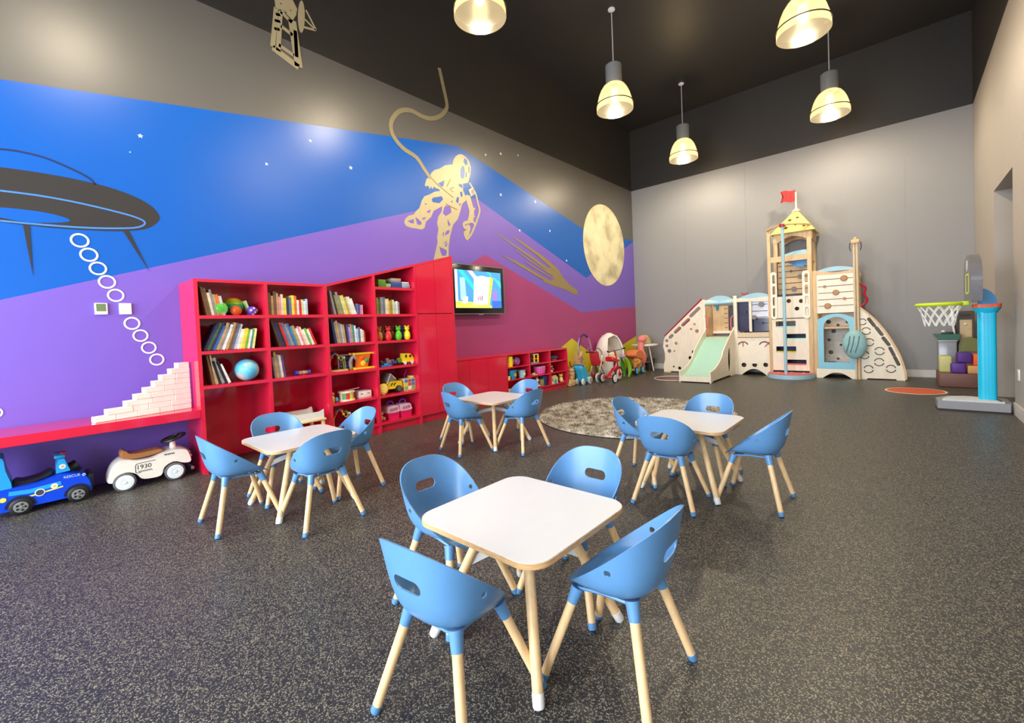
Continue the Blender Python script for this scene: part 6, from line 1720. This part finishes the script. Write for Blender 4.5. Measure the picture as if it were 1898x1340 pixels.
# cat push wagon
cx, cy = -5.0, 7.68
t = thing('cat_push_wagon', 'tan cat-headed push wagon with printed sides behind the scooter car', 'toy wagon', (cx, cy, 0), GW)
M_card = mat('kraft_card', (206, 166, 116), .7, var=.12, scale=20)
MB().box(cx - .13, cy - .20, .17, cx + .10, cy + .06, .35, .015).build('wagon_box', M_card, t)
MB().box(cx + .10, cy - .16, .20, cx + .104, cy + .04, .33).build('printed_side', mat('lilac_print', (206, 190, 206), .6, var=.25, scale=25), t)
MB().prism([(cy - .26, .34), (cy - .03, .34), (cy, .47), (cy - .02, .64), (cy - .08, .555), (cy - .18, .545), (cy - .26, .61), (cy - .29, .45)], .06, FX(cx + .03)).build('cat_head', M_card, t)
MB().prism(circ(cy - .09, .48, .05, 16, ry=.07), .004, FX(cx + .09)).build('cat_face', mat('cat_face_mauve', (170, 130, 140), .6), t)
for s_ in (-.18, -.05): MB().ball((cx + .092, cy + s_, .49), .012, 8, 6).build('eye', M_black, t)
for yy in (cy - .14, cy + .01):
    for xx in (cx - .12, cx + .09): wheel(t, (xx, yy, .09), .088, .025, P((196, 170, 60)), P((120, 140, 60)))
for yy in (cy - .14, cy + .01): MB().cyl((cx - .12, yy, .09), (cx + .09, yy, .09), .012, n=8).build('axle', M_greymetal, t); MB().box(cx - .02, yy - .012, .09, cx + .0, yy + .012, .18).build('axle_post', M_greymetal, t)
MB().tube(smooth_pts([(cx, cy - .20, .30), (cx, cy - .34, .36), (cx, cy - .38, .46)], 4), .014, 8).build('push_bar', P((206, 60, 40)), t)
# doll pushchair
cx, cy = -4.74, 7.90
t = thing('doll_pushchair', 'doll pushchair with steel frame and red seat beside the tricycle', 'doll pushchair', (cx, cy, 0), GW)
for s_ in (-.10, .10):
    MB().tube(smooth_pts([(cx + s_, cy - .16, .10), (cx + s_, cy + .0, .36), (cx + s_, cy + .05, .58), (cx + s_, cy - .10, .70), (cx + s_, cy - .24, .62)], 4), .009, 8).build('frame_tube', M_steel, t)
    MB().tube([(cx + s_, cy + .17, .08), (cx + s_, cy - .02, .34)], .009, 8).build('frame_tube', M_steel, t)
    wheel(t, (cx + s_ + (.02 if s_ > 0 else -.02), cy - .16, .10), .098, .025, P((206, 206, 208)), P((110, 112, 118)), rr=.72)
    wheel(t, (cx + s_, cy + .17, .075), .073, .022, P((206, 206, 208)), P((110, 112, 118)), rr=.72)
puffy(MB(), smooth_pts([(cy - .06, .34), (cy + .12, .36), (cy + .13, .40), (cy - .0, .42), (cy - .08, .62), (cy - .14, .60)], 3, True), cx - .09, cx + .09, .05).build('seat', mat('red_fabric', (190, 26, 40), .6), t)
MB().tube([(cx - .10, cy - .24, .62), (cx + .10, cy - .24, .62)], .012, 8).build('handle_bar', M_black, t)
# arched push handle with purple grip standing behind
cx, cy = -5.06, 8.02
t = thing('push_walker', 'toddler push walker with tall purple-gripped hoop handle', 'push walker', (cx, cy, 0), GW)
MB().tube(smooth_pts([(cx, cy - .26, .10), (cx, cy - .30, .55), (cx, cy - .26, .86), (cx, cy - .08, .97), (cx, cy + .12, .86), (cx, cy + .22, .55), (cx, cy + .24, .10)], 5), .016, 8).build('hoop_handle', mat('lilac_metal', (170, 140, 190), .3), t)
MB().tube(smooth_pts([(cx + .002, cy - .285, .74), (cx + .002, cy - .22, .90), (cx + .002, cy - .08, .975), (cx + .002, cy + .06, .92)], 5), .023, 8).build('purple_grip', P((70, 26, 100)), t)
MB().box(cx - .06, cy - .26, .05, cx + .08, cy + .24, .12, .01).build('walker_base', P((180, 40, 40)), t)
for yy in (cy - .22, cy + .2): wheel(t, (cx + .08, yy, .05), .048, .02, M_black, M_whitepl)
for yy in (cy - .22, cy + .2): wheel(t, (cx - .06, yy, .05), .048, .02, M_black, M_whitepl)
# white hooded doll cradle
cx, cy = -4.86, 8.66
t = thing('doll_cradle', 'white egg-shaped hooded doll cradle behind the red tricycle', 'doll cradle', (cx, cy, 0), GW)
M_crad = mat('white_wicker', (236, 228, 216), .6, var=.06, scale=40)
vs = []; fs = []; NU, NV = 22, 16
def egg(th, s, k):
    z = .06 + .92 * s
    r = .31 * math.sqrt(max(0.0, 1 - ((s - .42) / .585) ** 2)) * k
    a = -.9 + 1.8 * 0 + th
    return (cx + r * math.cos(a), cy + r * 1.05 * math.sin(a), z)
for k_, kk in ((0, 1.0), (1, .93)):
    for i in range(NV + 1):
        s = i / NV
        gap = .95 if .38 < s < .93 else .0
        if s <= .38: gap = .0
        for j in range(NU + 1):
            th = gap + (2 * PI - 2 * gap) * j / NU - .25
            vs.append(egg(th + .9, s, kk))
n1 = (NV + 1) * (NU + 1)
for k_ in (0, 1):
    for i in range(NV):
        for j in range(NU):
            a = k_ * n1 + i * (NU + 1) + j
            fs.append((a, a + 1, a + NU + 2, a + NU + 1))
for i in range(NV):
    for j in (0, NU):
        a = i * (NU + 1) + j; fs.append((a, a + NU + 1, n1 + a + NU + 1, n1 + a))
m_ = MB(); m_._add(vs, fs); m_.build('hood_shell', M_crad, t, ang=60)
MB().ball((cx + .02, cy, .40), (.19, .20, .08), 18, 8).build('mattress', mat('cream_cushion', (222, 196, 166), .7), t)
MB().ball((cx + .0, cy + .05, .50), (.08, .12, .06), 14, 8).build('pillow', mat('cream_linen', (236, 224, 200), .7), t)
MB().lathe([(.20, 0), (.24, .02), (.20, .06), (.16, .14)], 22, (cx, cy, 0)).build('pedestal', M_whitepl, t)
MB().tube([egg(.95 + .9 - .25, .38 + .55 * k / 8, 1.0) for k in range(9)], .011, 6).build('hood_trim', M_whitepl, t)
MB().tube([egg(-.95 + .9 - .25, .38 + .55 * k / 8, 1.0) for k in range(9)], .011, 6).build('hood_trim', M_whitepl, t)
# red tricycle
cx, cy = -4.42, 8.09
t = thing('tricycle', 'red metal tricycle with white-walled wheels in front of the doll cradle', 'tricycle', (cx, cy, 0), GW)
M_tri = mat('tricycle_red', (196, 20, 36), .25, var=.03); M_wwall = mat('white_wall_tyre', (236, 238, 240), .4)
yf, yr = cy + .12, cy - .30
wheel(t, (cx, yf, .135), .133, .035, M_black, M_wwall, rr=.84)
wheel(t, (cx, yf, .135), .133, .034, M_black, M_wwall, axis=(-1, 0, 0), rr=.84)
MB().cyl((cx - .04, yf, .135), (cx + .04, yf, .135), .045, n=14).build('front_hub', M_tri, t)
for s_ in (-.14, .14): wheel(t, (cx + s_, yr, .095), .093, .03, M_black, M_wwall, rr=.80)
MB().cyl((cx - .14, yr, .095), (cx + .14, yr, .095), .014, n=8).build('rear_axle', M_tri, t)
MB().tube(smooth_pts([(cx, yf - .10, .46), (cx, cy - .06, .30), (cx, yr + .06, .17), (cx, yr, .14)], 4), .026, 10).build('frame_tube', M_tri, t)
MB().tube([(cx, yf - .12, .62), (cx, yf - .02, .34), (cx - .03, yf, .18)], .014, 8).build('fork', M_tri, t)
MB().tube([(cx, yf - .02, .34), (cx + .03, yf, .18)], .014, 8).build('fork', M_tri, t)
MB().prism([(yf + .16 * math.cos(a), .135 + .16 * math.sin(a)) for a in [PI * k / 12 * .8 + .3 for k in range(13)]] + [(yf + .147 * math.cos(a), .135 + .147 * math.sin(a)) for a in [PI * k / 12 * .8 + .3 for k in range(12, -1, -1)]], .05, FX(cx - .025)).build('mudguard', M_tri, t)
MB().tube([(cx - .15, yf - .10, .60), (cx, yf - .13, .63), (cx + .15, yf - .05, .66)], .011, 8).build('handlebar', M_steel, t)
for s_, yy, z_ in ((-.17, yf - .095, .595), (.17, yf - .045, .665)): MB().cyl((cx + s_ * .75, yy - .004, z_), (cx + s_ * 1.15, yy + .008, z_ + .01), .016, n=8).build('grip', M_black, t)
puffy(MB(), smooth_pts([(cy - .20, .42), (cy + .02, .40), (cy + .03, .44), (cy - .12, .47), (cy - .22, .52), (cy - .24, .47)], 3, True), cx - .09, cx + .09, .08).build('saddle', M_tri, t)
MB().box(cx - .10, yr - .05, .13, cx + .10, yr + .07, .15, .004).build('rear_step', M_tri, t)
MB().cyl((cx, cy - .1, .28), (cx, cy - .1, .42), .014, n=8).build('seat_post', M_steel, t)
for s_ in (-1, 1): MB().box(cx + s_ * .09 - .03, yf - .03, .13 if s_ > 0 else .20, cx + s_ * .09 + .03, yf + .03, .145 if s_ > 0 else .215, .003).build('pedal', M_black, t)
# green toy, orange dino wagon
cx, cy = -4.46, 8.56
t = thing('green_rocker', 'bright green banana-shaped rocker toy right of the tricycle', 'toy', (cx, cy, 0), GW)
for k, dx_ in enumerate((-.05, .05)):
    MB().tube(smooth_pts([(cx + dx_, cy - .05, .45), (cx + dx_ * 1.3, cy + .06, .32), (cx + dx_ * 1.5, cy + .10, .16), (cx + dx_, cy + .08, .024)], 4), [.02 + .02 * math.sin(PI * i / 12) for i in range(13)], 8).build('curved_leg', P(((70, 150, 30), (130, 196, 40))[k]), t)
MB().ball((cx, cy - .05, .48), (.06, .05, .05), 12, 8).build('knob', P((180, 150, 190)), t)
cx, cy = -4.58, 9.30
t = thing('pull_along_animal', 'orange plush animal on a pull-along cart with blue wheels', 'pull toy', (cx, cy, 0), GW)
M_or = mat('orange_plush', (214, 120, 70), .9, var=.15, scale=40, bump=.6); M_or2 = mat('honey_plush', (226, 160, 84), .9, var=.2, scale=30, bump=.6)
MB().box(cx - .09, cy - .18, .10, cx + .09, cy + .20, .125, .006).build('cart_board', M_wood, t)
puffy(MB(), smooth_pts([(cy - .24, .47), (cy - .12, .56), (cy + .08, .55), (cy + .24, .42), (cy + .20, .34), (cy, .36), (cy - .20, .41)], 3, True), cx - .14, cx + .14, .12, .35).build('back', M_or, t)
MB().ball((cx + .05, cy - .03, .29), (.10, .12, .10), 16, 10).build('chest', M_or2, t)
MB().ball((cx + .08, cy - .10, .34), (.06, .07, .06), 14, 8).build('head', M_or2, t)
for s_ in (-.12, .02, .12): MB().tube([(cx + .06, cy + s_, .28), (cx + .06, cy + s_ + .01, .126)], [.045, .035], 10).build('leg', M_or2, t)
for yy in (cy - .13, cy + .16):
    for xx in (cx - .10, cx + .10): wheel(t, (xx, yy, .095), .094, .035, P((30, 60, 90)), P((70, 190, 214)), rr=.7)
# pink ostrich
cx, cy = -4.66, 9.80
t = thing('plush_flamingo', 'pink plush flamingo standing by the small white table', 'plush toy', (cx, cy, 0), GW)
M_pk = mat('pink_plush', (232, 136, 134), .9, var=.08, scale=60, bump=.6)
MB().ball((cx, cy, .34), (.12, .14, .20), 18, 12).build('body', M_pk, t)
MB().tube(smooth_pts([(cx, cy, .45), (cx, cy - .01, .62), (cx + .02, cy + .03, .76)], 4), [.10, .09, .08, .075, .07, .068, .066, .065, .065], 14).build('neck', M_pk, t)
MB().ball((cx + .02, cy + .03, .78), (.10, .12, .09), 18, 12).build('head', M_pk, t)
MB().ball((cx + .07, cy + .09, .74), (.035, .04, .022), 12, 8).build('beak', P((240, 230, 226)), t)
for s_ in (-.05, .05):
    MB().cyl((cx + s_, cy, .20), (cx + s_, cy + .01, .02), .018, n=10).build('leg', C((226, 180, 140)), t)
    MB().box(cx + s_ - .03, cy - .04, 0, cx + s_ + .03, cy + .08, .022, .008).build('foot', C((214, 170, 110)), t)
# small white table with woven toy
cx, cy = -4.74, 10.18
t = thing('round_side_table', 'small round white table in the corner beside the play tower', 'table', (cx, cy, 0))
MB().lathe([(.0, .60), (.30, .60), (.32, .615), (.32, .635), (.30, .645), (0, .645)], 36, (cx, cy, 0)).build('tabletop', M_whitepl, t)
for k in range(3):
    a = 2 * PI * k / 3 - .35
    MB().tube([(cx + .14 * math.cos(a), cy + .14 * math.sin(a), .60), (cx + .27 * math.cos(a), cy + .27 * math.sin(a), .006)], .014, 8).build('leg', M_whitepl, t)
MB().lathe([(.012, .20), (.13, .20), (.13, .22), (.012, .22)], 20, (cx, cy, 0)).build('lower_tray', M_greymetal, t)
t = thing('woven_basket_toy', 'small straw-coloured wire basket on the round white table', 'basket', (cx - .02, cy, .6455))
for k in range(5):
    MB().tube(smooth_pts([(cx - .14, cy - .08 + .04 * k, .65), (cx - .10, cy - .08 + .04 * k, .80), (cx + .0, cy - .08 + .04 * k, .86), (cx + .09, cy - .08 + .04 * k, .78), (cx + .12, cy - .08 + .04 * k, .65)], 4), .008, 6).build('hoop', C((206, 186, 126)), t)
MB().ball((cx, cy, .70), (.09, .07, .05), 14, 8).build('contents', C((226, 206, 150)), t)
o = MB().box(-4.10, 9.80, 0, -3.96, 9.86, .03, .01).build('wooden_mallet', C((206, 176, 120))); tag(o, 'loose tan wooden block on the floor by the flamingo', 'block')
cx, cy = -4.70, 10.34
t = thing('dark_bucket', 'dark lidded bin under the small round table', 'bin', (cx, cy, 0))
MB().lathe([(.10, 0), (.13, .26), (.125, .27), (0, .27)], 20, (cx, cy, 0)).build('pail', mat('bin_dark', (60, 56, 54), .5), t)
MB().lathe([(.135, .265), (.135, .285), (.06, .30), (0, .30)], 20, (cx, cy, 0)).build('lid', mat('bin_lid', (84, 80, 78), .5), t)
